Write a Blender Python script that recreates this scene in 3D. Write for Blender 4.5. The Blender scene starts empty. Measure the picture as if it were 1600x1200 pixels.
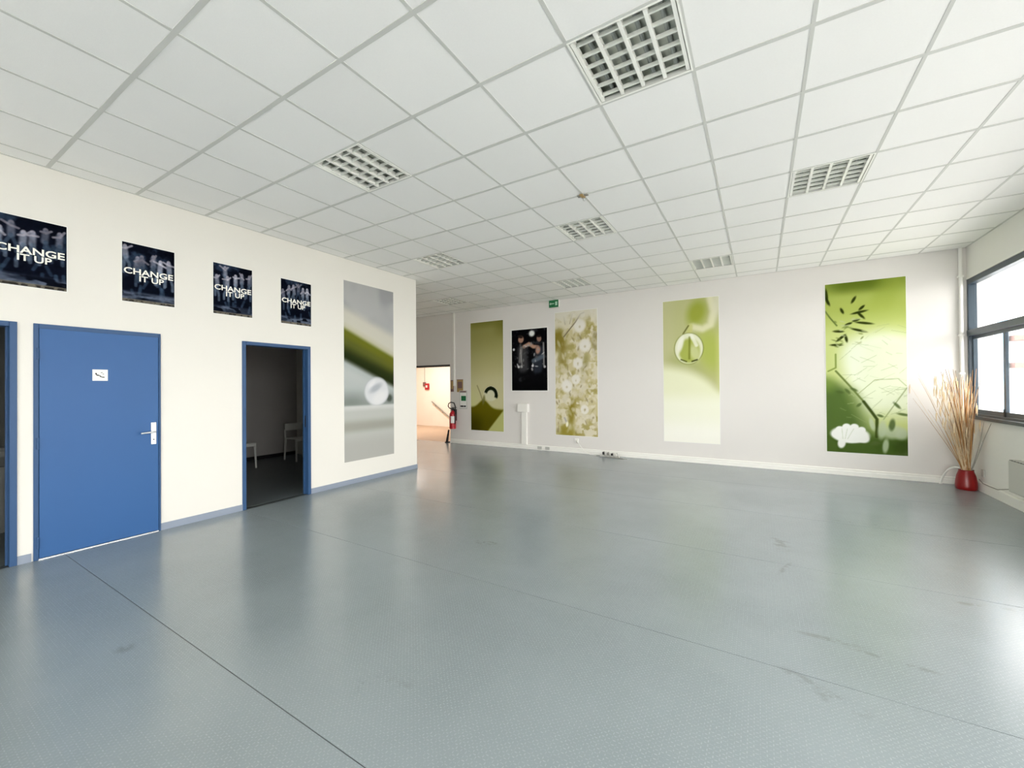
import bpy, math, random
import numpy as np

# ---------------------------------------------------------------- scene, camera, light, exposure
SC = bpy.context.scene
COL = SC.collection
H = 1.4672                      # camera height
F_PX, YAW, PITCH, ROLL = 638.8, 0.5443, 0.0068, -0.0077

def set_camera():
    from mathutils import Matrix, Vector
    cy, sy, cp, sp = math.cos(YAW), math.sin(YAW), math.cos(PITCH), math.sin(PITCH)
    f = Vector((-sy * cp, cy * cp, sp)); r = Vector((cy, sy, 0)); u = r.cross(f)
    c, s = math.cos(ROLL), math.sin(ROLL)
    r2, u2 = c * r + s * u, -s * r + c * u
    cam = bpy.data.cameras.new('camera'); ob = bpy.data.objects.new('camera', cam)
    COL.objects.link(ob)
    cam.sensor_fit = 'HORIZONTAL'; cam.sensor_width = 36.0
    cam.lens = F_PX / 1600 * 36.0; cam.clip_start = 0.05; cam.clip_end = 300
    m = Matrix((r2, u2, -f)).transposed().to_4x4(); m.translation = (0, 0, H)
    ob.matrix_world = m
    SC.camera = ob
set_camera()

world = bpy.data.worlds.new('overcast_sky'); SC.world = world; world.use_nodes = True
bgn = world.node_tree.nodes['Background']
bgn.inputs[0].default_value = (1.0, 0.985, 0.97, 1); bgn.inputs[1].default_value = 5.0
vs = SC.view_settings
vs.view_transform = 'Standard'; vs.look = 'None'; vs.gamma = 1.0; vs.use_curve_mapping = False
vs.exposure = 1.34
SC.cycles.max_bounces = 14; SC.cycles.diffuse_bounces = 10; SC.cycles.glossy_bounces = 5
SC.cycles.transparent_max_bounces = 12; SC.cycles.sample_clamp_indirect = 12
SC.cycles.use_denoising = True
SC.cycles.caustics_refractive = False

# room measures (metres); x to the right along the far wall, y towards the far wall
XL, XR, YF, YB, ZC = -5.3521, 2.5765, 8.4572, -5.2, 3.4278
GX0, GY0, G = -2.7301, 0.3581, 0.6          # ceiling grid origin and pitch
YE = 5.478                                   # where the left partition ends
WIN = [(8.45 - k * 1.97 - 1.85, 8.45 - k * 1.97) for k in range(5)]  # bays after the first are out of view, assumed for daylight
WZ0, WZ1 = 0.985, 2.96
WINZ = [WZ0, WZ0, WZ0, 0.06, 0.06]          # unseen nearer bays, made floor-length to let in more light

WINB = [(-3.4, -1.6), (-1.4, 0.4), (0.6, 2.5)]       # unseen glazed bays behind the viewer, added to brighten the room
def portal(cx, cy, cz, w, h, rot):
    l = bpy.data.lights.new('window_portal', 'AREA'); l.shape = 'RECTANGLE'; l.size = w; l.size_y = h
    l.cycles.is_portal = True
    o = bpy.data.objects.new('window_portal', l); o.location = (cx, cy, cz); o.rotation_euler = rot
    COL.objects.link(o)
for (a, b), z0 in zip(WIN, WINZ):
    portal(XR + 0.2, (a + b) / 2, (z0 + WZ1) / 2, WZ1 - z0, b - a, (0, math.pi / 2, 0))

for (a, b) in WINB:
    portal((a + b) / 2, YB - 0.18, (0.06 + WZ1) / 2, b - a, WZ1 - 0.06, (math.pi / 2, 0, 0))

# ---------------------------------------------------------------- helpers
def lin(c):
    c = np.asarray(c, float)
    return np.where(c <= 0.04045, c / 12.92, ((c + 0.055) / 1.055) ** 2.4)
def S(r, g, b):
    return tuple(float(v) for v in lin(np.array([r, g, b]) / 255.0)) + (1.0,)

class NT:
    def __init__(self, name):
        self.m = bpy.data.materials.new(name); self.m.use_nodes = True
        self.t = self.m.node_tree; self.b = self.t.nodes['Principled BSDF']
    def n(self, typ, **kw):
        nd = self.t.nodes.new(typ)
        for k, v in kw.items(): setattr(nd, k, v)
        return nd
    def l(self, a, b): self.t.links.new(a, b)
    def math(self, op, a, b=None, c=None):
        nd = self.n('ShaderNodeMath', operation=op)
        for i, v in enumerate((a, b, c)):
            if v is None: continue
            if isinstance(v, (int, float)): nd.inputs[i].default_value = v
            else: self.l(v, nd.inputs[i])
        return nd.outputs[0]
    def mix(self, fac, a, b):
        nd = self.n('ShaderNodeMix', data_type='RGBA')
        for sock, v in ((nd.inputs[0], fac), (nd.inputs[6], a), (nd.inputs[7], b)):
            if isinstance(v, (int, float)): sock.default_value = v
            elif isinstance(v, tuple): sock.default_value = v
            else: self.l(v, sock)
        return nd.outputs[2]
    def coords(self, kind='Object'):
        return self.n('ShaderNodeTexCoord').outputs[kind]
    def noise(self, scale, detail=3, vec=None, rough=0.5):
        nd = self.n('ShaderNodeTexNoise'); nd.inputs['Scale'].default_value = scale
        nd.inputs['Detail'].default_value = detail; nd.inputs['Roughness'].default_value = rough
        self.l(vec if vec is not None else self.coords(), nd.inputs['Vector'])
        return nd.outputs[0]
    def ramp(self, v, a, b):
        nd = self.n('ShaderNodeMapRange'); nd.inputs[1].default_value = a; nd.inputs[2].default_value = b
        nd.interpolation_type = 'SMOOTHSTEP'; self.l(v, nd.inputs[0]); return nd.outputs[0]
    def bump(self, h, strength, dist):
        nd = self.n('ShaderNodeBump'); nd.inputs['Strength'].default_value = strength
        nd.inputs['Distance'].default_value = dist; self.l(h, nd.inputs['Height'])
        self.l(nd.outputs[0], self.b.inputs['Normal'])
    def set(self, col=None, rough=None, metal=None, spec=None):
        if col is not None:
            if isinstance(col, tuple): self.b.inputs['Base Color'].default_value = col
            else: self.l(col, self.b.inputs['Base Color'])
        if rough is not None: self.b.inputs['Roughness'].default_value = rough
        if metal is not None: self.b.inputs['Metallic'].default_value = metal
        if spec is not None: self.b.inputs['Specular IOR Level'].default_value = spec

def paint(name, col, rough=0.6, var=0.04, scale=3.0, bump=0.0, bscale=60, metal=0.0, spec=0.4, obj_var=0.0):
    t = NT(name)
    d = tuple(max(0, c * (1 - var)) for c in col[:3]) + (1,)
    u = tuple(min(1, c * (1 + var)) for c in col[:3]) + (1,)
    c = t.mix(t.noise(scale, 4), d, u)
    if obj_var:
        oi = t.n('ShaderNodeObjectInfo')
        f = t.math('MULTIPLY', oi.outputs['Random'], 1.0)
        dk = tuple(max(0, q * (1 - obj_var)) for q in (1, 1, 1)) + (1,)
        mx = t.n('ShaderNodeMix', data_type='RGBA', blend_type='MULTIPLY'); mx.inputs[0].default_value = 1
        t.l(c, mx.inputs[6]); t.l(t.mix(f, dk, (1, 1, 1, 1)), mx.inputs[7]); c = mx.outputs[2]
    t.set(c, rough, metal, spec)
    if bump: t.bump(t.noise(bscale, 3), bump, 0.002)
    return t.m

M = {}
M['wall_left'] = paint('cream_wall_paint', (0.77, 0.748, 0.69, 1), 0.7, 0.015, 1.2, 0.15, 120, spec=0.0)
M['wall_far'] = paint('off_white_wall_paint', (0.745, 0.722, 0.69, 1), 0.7, 0.015, 1.2, 0.15, 120, spec=0.0)
M['wall_right'] = paint('white_wall_paint', (0.83, 0.825, 0.785, 1), 0.7, 0.015, 1.2, 0.15, 120, spec=0.0)
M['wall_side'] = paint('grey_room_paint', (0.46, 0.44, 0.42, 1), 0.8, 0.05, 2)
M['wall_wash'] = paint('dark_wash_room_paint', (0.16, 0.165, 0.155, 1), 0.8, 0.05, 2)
M['tile'] = paint('mineral_ceiling_tile', (0.935, 0.93, 0.905, 1), 0.9, 0.02, 90, 0.25, 220, obj_var=0.035)
M['tbar'] = paint('ceiling_grid_bar', (0.62, 0.625, 0.59, 1), 0.5, 0.02, 5)
M['plaster'] = paint('slab_plaster', (0.8, 0.8, 0.77, 1), 0.9)
M['white_pl'] = paint('white_plastic', (0.86, 0.85, 0.80, 1), 0.4, 0.02, 4)
M['base_grey'] = paint('grey_baseboard', S(140, 150, 165), 0.45, 0.05, 4)
M['blue'] = paint('blue_door_paint', S(50, 93, 146), 0.45, 0.035, 2.5, 0.05, 40, spec=0.3)
M['blue_fr'] = paint('blue_frame_paint', S(50, 82, 122), 0.45, 0.04, 3, spec=0.3)
M['steel'] = paint('brushed_steel', (0.72, 0.73, 0.73, 1), 0.3, 0.03, 20, metal=1.0)
M['alu'] = paint('aluminium_reflector', (0.46, 0.48, 0.44, 1), 0.35, 0.02, 9, metal=1.0)
M['blade'] = paint('grey_louvre_enamel', (0.74, 0.76, 0.71, 1), 0.35, 0.02, 9)
M['lamp_wh'] = paint('white_lamp_metal', (0.92, 0.92, 0.86, 1), 0.3, 0.01, 4)
M['tube'] = paint('unlit_lamp_tube', (0.36, 0.38, 0.36, 1), 0.25, 0.02, 4)
M['black'] = paint('black_rubber', (0.012, 0.012, 0.013, 1), 0.5, 0.1, 5)
M['dark'] = paint('dark_underlay', (0.03, 0.035, 0.036, 1), 0.8)
M['seam'] = paint('floor_seam_weld', (0.05, 0.06, 0.06, 1), 0.6)
M['dark_metal'] = paint('dark_metal_lintel', (0.05, 0.046, 0.04, 1), 0.5)
M['win'] = paint('blue_grey_window_metal', S(50, 66, 78), 0.35, 0.06, 4, spec=0.5)
M['red'] = paint('red_enamel', S(178, 28, 40), 0.3, 0.05, 4, spec=0.5)
M['pot'] = paint('red_glazed_pot', S(132, 5, 8), 0.3, 0.08, 6, spec=0.5)
M['grey_lt'] = paint('pale_grey_plastic', S(190, 190, 184), 0.45)
M['grey_cable'] = paint('grey_cable', S(150, 148, 140), 0.5)
M['heater'] = paint('heater_enamel', S(196, 196, 188), 0.45, 0.02, 4)
M['twig'] = paint('dry_tan_twig', S(176, 132, 84), 0.8, 0.25, 14)
M['twig_d'] = paint('dry_brown_twig', S(120, 84, 48), 0.8, 0.25, 14)
M['straw'] = paint('pale_straw', S(226, 205, 170), 0.85, 0.12, 14)
M['soil'] = paint('dry_soil', S(70, 52, 38), 0.95, 0.3, 40)
M['paper'] = paint('white_print_paper', (0.82, 0.82, 0.78, 1), 0.5, 0.01, 3)
M['ink'] = paint('black_ink', (0.02, 0.02, 0.022, 1), 0.6)
M['lettering'] = paint('pale_lettering', (0.9, 0.89, 0.80, 1), 0.5, 0.01)
M['green'] = paint('green_sign', S(28, 112, 66), 0.4, 0.05, 8)
M['green_lt'] = paint('pale_green_mark', S(190, 225, 200), 0.4)
M['tan'] = paint('tan_notice_paper', S(168, 140, 88), 0.7, 0.1, 30)
M['mauve'] = paint('brown_notice_paper', S(120, 92, 88), 0.7, 0.1, 30)
M['chair'] = paint('white_chair_plastic', (0.72, 0.72, 0.68, 1), 0.4)
M['hall_wall'] = paint('peach_hall_paint', S(248, 240, 230), 0.8, 0.01)
M['hall_floor'] = paint('beige_hall_floor', S(190, 166, 142), 0.5, 0.06, 6)
M['facade'] = paint('white_render', (0.75, 0.76, 0.76, 1), 0.9, 0.03, 1)
M['render_grey'] = paint('grey_render', (0.36, 0.36, 0.35, 1), 0.9, 0.05, 1)
M['shutter'] = paint('brown_band', S(120, 88, 80), 0.7)
M['paleblue'] = paint('pale_blue_pipe', S(110, 150, 175), 0.5)
M['ground'] = paint('outdoor_concrete', (0.46, 0.455, 0.44, 1), 0.9, 0.1, 0.6)
M['porcelain'] = paint('grey_porcelain', (0.32, 0.33, 0.32, 1), 0.25)

def floor_material():
    t = NT('checker_relief_vinyl')
    co = t.coords()
    sep = t.n('ShaderNodeSeparateXYZ'); t.l(co, sep.inputs[0])
    c = 0.023
    px = t.math('DIVIDE', t.math('ADD', sep.outputs[0], sep.outputs[1]), c); py = t.math('DIVIDE', t.math('SUBTRACT', sep.outputs[0], sep.outputs[1]), c)
    fx = t.math('FLOOR', px); fy = t.math('FLOOR', py)
    lx = t.math('SUBTRACT', t.math('FRACT', px), 0.5); ly = t.math('SUBTRACT', t.math('FRACT', py), 0.5)
    par = t.math('SUBTRACT', t.math('MULTIPLY', t.math('FLOORED_MODULO', t.math('ADD', fx, fy), 2.0), 2.0), 1.0)
    a = t.math('ADD', lx, t.math('MULTIPLY', ly, par)); b = t.math('SUBTRACT', lx, t.math('MULTIPLY', ly, par))
    d = t.math('ADD', t.math('POWER', t.math('ABSOLUTE', t.math('DIVIDE', a, 0.66)), 2.0),
               t.math('POWER', t.math('ABSOLUTE', t.math('DIVIDE', b, 0.25)), 2.0))
    h = t.math('SUBTRACT', 1.0, t.ramp(d, 0.55, 1.15))
    big = t.noise(0.7, 5, co, 0.6)
    fine = t.noise(9, 6, co, 0.65)
    base = t.mix(t.ramp(big, 0.3, 0.7), (0.222, 0.262, 0.280, 1), (0.262, 0.304, 0.324, 1))
    grain = t.noise(95, 2, co, 0.6)
    base = t.mix(t.math('MULTIPLY', h, t.ramp(grain, 0.36, 0.62)), base, (0.315, 0.360, 0.378, 1))
    # worn and scuffed patches with shapes of their own
    def smudge(x, y, rx, ry, rot, lo):
        mp = t.n('ShaderNodeMapping', vector_type='TEXTURE')
        mp.inputs['Location'].default_value = (x, y, 0); mp.inputs['Rotation'].default_value = (0, 0, rot)
        mp.inputs['Scale'].default_value = (rx, ry, 1); t.l(co, mp.inputs[0])
        ln = t.n('ShaderNodeVectorMath', operation='LENGTH'); s2 = t.n('ShaderNodeVectorMath', operation='MULTIPLY')
        s2.inputs[1].default_value = (1, 1, 0); t.l(mp.outputs[0], s2.inputs[0]); t.l(s2.outputs[0], ln.inputs[0])
        return t.math('MULTIPLY', t.math('SUBTRACT', 1.0, t.ramp(ln.outputs['Value'], 0.15, 1.0)), t.ramp(fine, lo, lo + 0.12))
    marks = None
    for q in [(0.15, 4.52, 0.10, 0.30, 0.1, 0.46), (0.16, 3.93, 0.03, 0.22, -0.3, 0.42), (0.32, 2.96, 0.22, 0.035, 0.0, 0.42),
              (0.62, 2.90, 0.3, 0.03, -0.1, 0.48), (0.18, 2.49, 0.18, 0.05, -0.5, 0.42), (0.30, 2.40, 0.16, 0.07, -0.3, 0.46),
              (-3.1, 0.85, 0.08, 0.06, 0, 0.4), (-1.6, 1.4, 0.2, 0.1, 0.4, 0.5), (0.9, 5.6, 0.5, 0.03, 0.1, 0.5),
              (-2.2, 3.2, 0.25, 0.12, 0.8, 0.52), (1.2, 3.9, 0.5, 0.04, 0.25, 0.48)]:
        s = smudge(*q)
        marks = s if marks is None else t.math('MAXIMUM', marks, s)
    base = t.mix(t.math('MULTIPLY', marks, 0.3), base, (0.09, 0.085, 0.075, 1))
    t.set(base, 0.22, 0.0, 1.0)
    t.bump(t.math('MULTIPLY', h, t.ramp(grain, 0.3, 0.6)), 0.22, 0.001)
    return t.m
M['floor'] = floor_material()
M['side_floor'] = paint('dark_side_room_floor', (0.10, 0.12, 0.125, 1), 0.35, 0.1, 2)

def glass_material():
    t = NT('window_glass')
    tr = t.n('ShaderNodeBsdfTransparent'); tr.inputs[0].default_value = (0.985, 0.985, 0.985, 1)
    gl = t.n('ShaderNodeBsdfGlossy'); gl.inputs['Roughness'].default_value = 0.02
    lw = t.n('ShaderNodeLayerWeight'); lw.inputs[0].default_value = 0.5
    fr = t.math('ADD', t.math('MULTIPLY', t.math('POWER', lw.outputs['Facing'], 5.0), 0.9), 0.03)
    mx = t.n('ShaderNodeMixShader'); t.l(fr, mx.inputs[0]); t.l(tr.outputs[0], mx.inputs[1]); t.l(gl.outputs[0], mx.inputs[2])
    t.l(mx.outputs[0], t.t.nodes['Material Output'].inputs[0]); return t.m
M['glass'] = glass_material()

def emit_material(name, col, s):
    t = NT(name); t.set(col, 0.5); t.b.inputs['Emission Color'].default_value = col
    t.b.inputs['Emission Strength'].default_value = s; return t.m
M['hall_glow'] = emit_material('added_hall_lamp_diffuser', (1.0, 0.86, 0.68, 1), 4.0)

def print_material(name, rough=0.75):
    t = NT(name); a = t.n('ShaderNodeAttribute'); a.attribute_name = 'Col'
    t.set(a.outputs['Color'], rough, 0, 0.0); return t.m
M['print'] = print_material('printed_picture')

class MB:
    """collects shapes into one mesh"""
    def __init__(self): self.v = []; self.f = []
    def box(self, x0, x1, y0, y1, z0, z1):
        n = len(self.v); x0, x1 = sorted((x0, x1)); y0, y1 = sorted((y0, y1)); z0, z1 = sorted((z0, z1))
        self.v += [(x0, y0, z0), (x1, y0, z0), (x1, y1, z0), (x0, y1, z0), (x0, y0, z1), (x1, y0, z1), (x1, y1, z1), (x0, y1, z1)]
        self.f += [tuple(n + i for i in q) for q in ((3, 2, 1, 0), (4, 5, 6, 7), (0, 1, 5, 4), (1, 2, 6, 5), (2, 3, 7, 6), (3, 0, 4, 7))]
        return self
    def prism(self, poly, axis, a, b):
        """polygon (2-D) extruded along axis 0/1/2 from a to b"""
        n = len(self.v); k = len(poly)
        for s in (a, b):
            for p in poly:
                q = list(p); q.insert(axis, s); self.v.append(tuple(q))
        self.f.append(tuple(n + i for i in range(k))); self.f.append(tuple(n + k + i for i in reversed(range(k))))
        for i in range(k):
            j = (i + 1) % k; self.f.append((n + i, n + k + i, n + k + j, n + j))
        return self
    def tube(self, pts, r, seg=8, caps=True):
        pts = [np.array(p, float) for p in pts]; n0 = len(self.v)
        rs = r if isinstance(r, (list, tuple)) else [r] * len(pts)
        up = np.array([0.0, 0, 1]); prev = None
        for i, p in enumerate(pts):
            d = pts[min(i + 1, len(pts) - 1)] - pts[max(i - 1, 0)]; d = d / (np.linalg.norm(d) + 1e-12)
            if prev is None:
                a = np.cross(d, up)
                if np.linalg.norm(a) < 1e-3: a = np.cross(d, [1.0, 0, 0])
            else: a = prev - d * (prev @ d)
            a = a / (np.linalg.norm(a) + 1e-12); b = np.cross(d, a); prev = a
            for k in range(seg):
                w = 2 * math.pi * k / seg
                self.v.append(tuple(p + rs[i] * (math.cos(w) * a + math.sin(w) * b)))
        for i in range(len(pts) - 1):
            for k in range(seg):
                q = (k + 1) % seg
                self.f.append((n0 + i * seg + k, n0 + i * seg + q, n0 + (i + 1) * seg + q, n0 + (i + 1) * seg + k))
        if caps:
            self.f.append(tuple(n0 + k for k in reversed(range(seg))))
            e = n0 + (len(pts) - 1) * seg; self.f.append(tuple(e + k for k in range(seg)))
        return self
    def lathe(self, prof, seg=28, c=(0, 0, 0)):
        n0 = len(self.v)
        for (r, z) in prof:
            for k in range(seg):
                w = 2 * math.pi * k / seg
                self.v.append((c[0] + r * math.cos(w), c[1] + r * math.sin(w), c[2] + z))
        for i in range(len(prof) - 1):
            for k in range(seg):
                q = (k + 1) % seg
                self.f.append((n0 + i * seg + k, n0 + i * seg + q, n0 + (i + 1) * seg + q, n0 + (i + 1) * seg + k))
        self.f.append(tuple(n0 + k for k in reversed(range(seg))))
        e = n0 + (len(prof) - 1) * seg; self.f.append(tuple(e + k for k in range(seg)))
        return self
    def mesh(self, name):
        me = bpy.data.meshes.new(name); me.from_pydata(self.v, [], self.f); me.update(); return me
    def build(self, name, mat, parent=None, smooth=False, bevel=0.0, seg=2):
        me = self.mesh(name); return link(name, me, mat, parent, smooth, bevel, seg)

def link(name, me, mat, parent=None, smooth=False, bevel=0.0, seg=2):
    if mat is not None and not me.materials: me.materials.append(M[mat])
    if smooth:
        me.polygons.foreach_set('use_smooth', [True] * len(me.polygons))
        try: me.set_sharp_from_angle(angle=math.radians(40))
        except Exception: pass
    o = bpy.data.objects.new(name, me); COL.objects.link(o)
    if parent: o.parent = parent
    if bevel:
        b = o.modifiers.new('bevel', 'BEVEL'); b.width = bevel; b.segments = seg; b.limit_method = 'ANGLE'
    return o
def empty(name, loc=(0, 0, 0), rz=0.0):
    o = bpy.data.objects.new(name, None); o.empty_display_size = 0.1
    o.location = loc; o.rotation_euler = (0, 0, rz); COL.objects.link(o); return o
def tag(o, label=None, cat=None, group=None, kind=None):
    if label: o['label'] = label
    if cat: o['category'] = cat
    if group: o['group'] = group
    if kind: o['kind'] = kind
    return o
def struct(o, label, cat): return tag(o, label, cat, None, 'structure')
def B(*a): return MB().box(*a)
def copy_tree(o, parent=None):
    c = o.copy(); COL.objects.link(c); c.parent = parent
    for ch in o.children: copy_tree(ch, c)
    return c

# ---------------------------------------------------------------- floor
flo = B(-9.3, XR + 0.25, YB - 0.2, YF + 0.2, -0.12, -0.003).build('floor', 'seam')
struct(flo, 'grey blue vinyl floor with fine raised relief and straight welded seams', 'floor')
ys = [YB, -3.365, -1.89, -0.415, 1.06, 2.535, 4.01, 5.485, 6.96, YF]
for a, b in zip(ys[:-1], ys[1:]):
    g = 0.0022
    x0 = XL if b <= 5.5 else -9.2
    B(x0, XR, a + g, b - g, -0.003, 0.0).build('vinyl_sheet', 'floor', flo)

# ---------------------------------------------------------------- walls
T = 0.105
D1 = (-0.12, 0.745); D2 = (0.907, 1.735); D3 = (2.580, 3.375)
FW = 0.042; DH = 2.005
w = MB()
ZT = 3.60
edges = [YB - 0.2]
for (a, b) in (D1, D2, D3): edges += [a - 0.02, b + 0.02]
edges.append(YE)
for i in range(0, len(edges), 2): w.box(XL - T, XL, edges[i], edges[i + 1], -0.1, ZT)
for (a, b) in (D1, D2, D3): w.box(XL - T, XL, a - 0.02, b + 0.02, DH + 0.02, ZT)
struct(w.build('wall_left', 'wall_left'), 'long cream partition wall on the left with blue doorways', 'wall')
struct(B(-9.2, XL - T, YE - T, YE, -0.1, ZT).build('wall_partition_end', 'wall_left'), 'cream partition return beside the far recess', 'wall')
OX0, OX1, OZ = -8.6, -7.045, 2.03
w = MB()
w.box(OX1, XR + 0.25, YF, YF + 0.2, -0.1, ZT).box(-13.2, OX0, YF, YF + 0.2, -0.1, ZT).box(OX0, OX1, YF, YF + 0.2, OZ, ZT)
struct(w.build('wall_far', 'wall_far'), 'long off white end wall hung with tall green prints', 'wall')
struct(B(-9.3, -9.2, YE - T, YF, -0.1, ZT).build('wall_recess', 'wall_far'), 'off white side wall of the recess', 'wall')
w = MB()
w.box(XR, XR + 0.25, YB - 0.2, YF, -0.1, WINZ[-1]).box(XR, XR + 0.25, YB - 0.2, YF, WZ1, ZT)
for (a, b), z0 in zip(WIN, WINZ):
    if z0 > WINZ[-1]: w.box(XR, XR + 0.25, a, b, WINZ[-1], z0)
e = [YF] + [v for (a, b) in WIN for v in (b, a)] + [YB - 0.2]
for i in range(0, len(e) - 1, 2):
    if e[i] - e[i + 1] > 1e-3: w.box(XR, XR + 0.25, e[i + 1], e[i], WINZ[-1], WZ1)
struct(w.build('wall_right', 'wall_right'), 'white wall on the right under and over the window band', 'wall')
w = MB().box(-9.3, XR + 0.25, YB - 0.2, YB, -0.1, 0.06).box(-9.3, XR + 0.25, YB - 0.2, YB, WZ1, ZT)
e = [-9.3] + [v for ab in WINB for v in ab] + [XR + 0.25]
for i in range(0, len(e), 2): w.box(e[i], e[i + 1], YB - 0.2, YB, 0.06, WZ1)
struct(w.build('wall_back', 'wall_left'), 'cream wall behind the viewer with glazed bays added for light', 'wall')

# baseboards
bl = empty('baseboard_left', (XL, 0, 0)); struct(bl, 'grey vinyl skirting along the cream left wall', 'baseboard')
for a, b in ((D1[1] + FW, D2[0] - FW), (D2[1] + 0.012, D3[0] - FW), (D3[1] + FW, YE)):
    B(0, 0.008, a, b, 0, 0.072).build('skirting_strip', 'base_grey', bl)
B(-T, 0.008, YE, YE + 0.008, 0, 0.072).build('skirting_strip', 'base_grey', bl)
bf = empty('baseboard_far', (0, YF, 0)); struct(bf, 'white plastic cable trunking at the foot of the end wall', 'baseboard')
MB().prism([(0, 0), (-0.034, 0), (-0.034, 0.062), (-0.026, 0.070), (-0.026, 0.094), (-0.018, 0.104), (0, 0.104)], 0, OX1 + 0.02, XR).build('trunking', 'white_pl', bf)
for x in (-4.42, -4.22):
    s = B(x, x + 0.11, -0.042, -0.034, 0.018, 0.085).build('socket_plate', 'grey_lt', bf, bevel=0.002)
br = empty('baseboard_right', (XR, 0, 0)); struct(br, 'white cable trunking at the foot of the window wall', 'baseboard')
MB().prism([(0, 0), (-0.03, 0), (-0.03, 0.11), (-0.02, 0.125), (0, 0.125)], 1, WIN[1][0], YF - 0.036).build('trunking', 'white_pl', br)

# dark lintel over the opening to the hall
struct(B(OX0, OX1, YF - 0.006, YF + 0.2, OZ, OZ + 0.045).build('trim_1', 'dark_metal'), 'dark metal lintel over the opening to the hall', 'lintel')

# ---------------------------------------------------------------- ceiling
ceil = B(-9.3, XR + 0.25, YB - 0.2, YF + 0.2, 3.58, 3.68).build('ceiling', 'plaster')
struct(ceil, 'suspended ceiling of square white tiles in a grey grid', 'ceiling')
LAMPS = [(-3.5, 3.5), (0.5, 3.5), (2.5, 7.5), (-1.5, 7.5), (-3.5, 11.5), (0.5, 11.5), (-5.5, 7.5), (5.5, 11.5)]
LC = {(math.floor(j), math.floor(i)) for j, i in LAMPS}
tile_me = MB().box(-0.298, 0.298, -0.298, 0.298, 0.0, 0.012).mesh('ceiling_tile'); tile_me.materials.append(M['tile'])
YT0 = GY0 - 2 * G
for i in range(-2, 14):
    y0, y1 = GY0 + i * G, min(GY0 + (i + 1) * G, YF)
    for j in range(-9, 11):
        xa, xb = max(GX0 - (j + 1) * G, -9.2), min(GX0 - j * G, XR)
        if (j, i) in LC: continue
        if y0 >= YE: rects = [(xa, xb, y0, y1)]
        else: rects = [(max(xa, XL), xb, y0, y1), (xa, min(xb, XL), YE, y1)]      # room side and recess side of the partition
        for (u0, u1, v0, v1) in rects:
            if u1 - u0 < 0.03 or v1 - v0 < 0.03: continue
            if u1 - u0 > 0.59 and v1 - v0 > 0.59:
                o = link('ceiling_tile', tile_me, None, ceil); o.location = ((u0 + u1) / 2, (v0 + v1) / 2, ZC + 0.003)
            else:
                B(u0 + 0.001, u1 - 0.001, v0 + 0.001, v1 - 0.001, ZC + 0.003, ZC + 0.015).build('ceiling_tile', 'tile', ceil)
B(XL, XR, YB, YT0, ZC + 0.003, ZC + 0.02).build('plain_ceiling_panel', 'tile', ceil)
for i in range(-2, 14):
    y = GY0 + i * G; x0 = XL if y < YE else -9.2
    B(x0, XR, y - 0.0145, y + 0.0145, ZC, ZC + 0.03).build('main_runner', 'tbar', ceil)
for j in range(-8, 11):
    x = GX0 - j * G; y0 = YT0 if x > XL else YE
    B(x - 0.0105, x + 0.0105, y0, YF, ZC + 0.0005, ZC + 0.028).build('cross_runner', 'tbar', ceil)
for a in ((XL, XL + 0.02, YT0, YE), (XR - 0.02, XR, YT0, YF), (-9.2, XR, YF - 0.02, YF)):
    B(*a, ZC - 0.001, ZC + 0.02).build('wall_angle', 'tbar', ceil)

def make_lamp():
    r = empty('ceiling_light')
    h = MB(); D = 0.085; q = 0.298
    h.box(-q, q, -q, q, D, D + 0.006)
    for s in (-1, 1):
        h.box(s * q, s * (q - 0.006), -q, q, 0.002, D); h.box(-q, q, s * q, s * (q - 0.006), 0.002, D)
    h.build('housing', 'alu', r)
    fr = MB()
    for s in (-1, 1):
        fr.box(s * q, s * (q - 0.011), -q, q, -0.002, 0.004); fr.box(-q + 0.011, q - 0.011, s * q, s * (q - 0.011), -0.002, 0.004)
    fr.build('rim', 'lamp_wh', r)
    pitch = 0.136; xs = [-2 * pitch, -pitch, 0, pitch, 2 * pitch]
    rid = MB().prism([(-0.0105, 0.0), (0.0105, 0.0), (0.006, 0.05), (-0.006, 0.05)], 1, -0.28, 0.28).mesh('reflector_ridge'); rid.materials.append(M['lamp_wh'])
    for x in xs:
        o = link('reflector_ridge', rid, None, r); o.location = (x, 0, 0.002)
    tub = MB().tube([(0, -0.285, 0), (0, 0.285, 0)], 0.013, 10).mesh('lamp_tube'); tub.materials.append(M['tube'])
    bl = MB().prism([(-0.0045, 0.0), (0.0045, 0.0), (0.002, 0.025), (-0.002, 0.025)], 0, -pitch / 2 + 0.009, pitch / 2 - 0.009).mesh('louvre_blade'); bl.materials.append(M['blade'])
    for k in range(4):
        cx = (k - 1.5) * pitch
        o = link('lamp_tube', tub, None, r); o.location = (cx, 0, 0.062)
        for n in range(6):
            o = link('louvre_blade', bl, None, r); o.location = (cx, -0.233 + n * 0.0933, 0.006)
    return r
lamp0 = make_lamp()
LL = ['large square louvred ceiling light nearest the viewer, cut off by the top of the picture',
      'square louvred ceiling light nearest the cream left wall, above the small posters',
      'small louvred ceiling light in front of the corner of the left partition',
      'louvred ceiling light in the middle of the room, behind the small ceiling bracket',
      'louvred ceiling light close to the end wall, above the water drop print',
      'louvred ceiling light close to the end wall, above the green exit sign',
      'louvred ceiling light nearest the window wall on the right',
      'farthest ceiling light, in the recess behind the left partition']
for k, ((j, i), lb) in enumerate(zip(LAMPS, LL)):
    o = lamp0 if k == 0 else copy_tree(lamp0)
    o.location = (GX0 - j * G, GY0 + i * G, ZC)
    tag(o, lb, 'ceiling light', 'square louvred ceiling lights')

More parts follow.
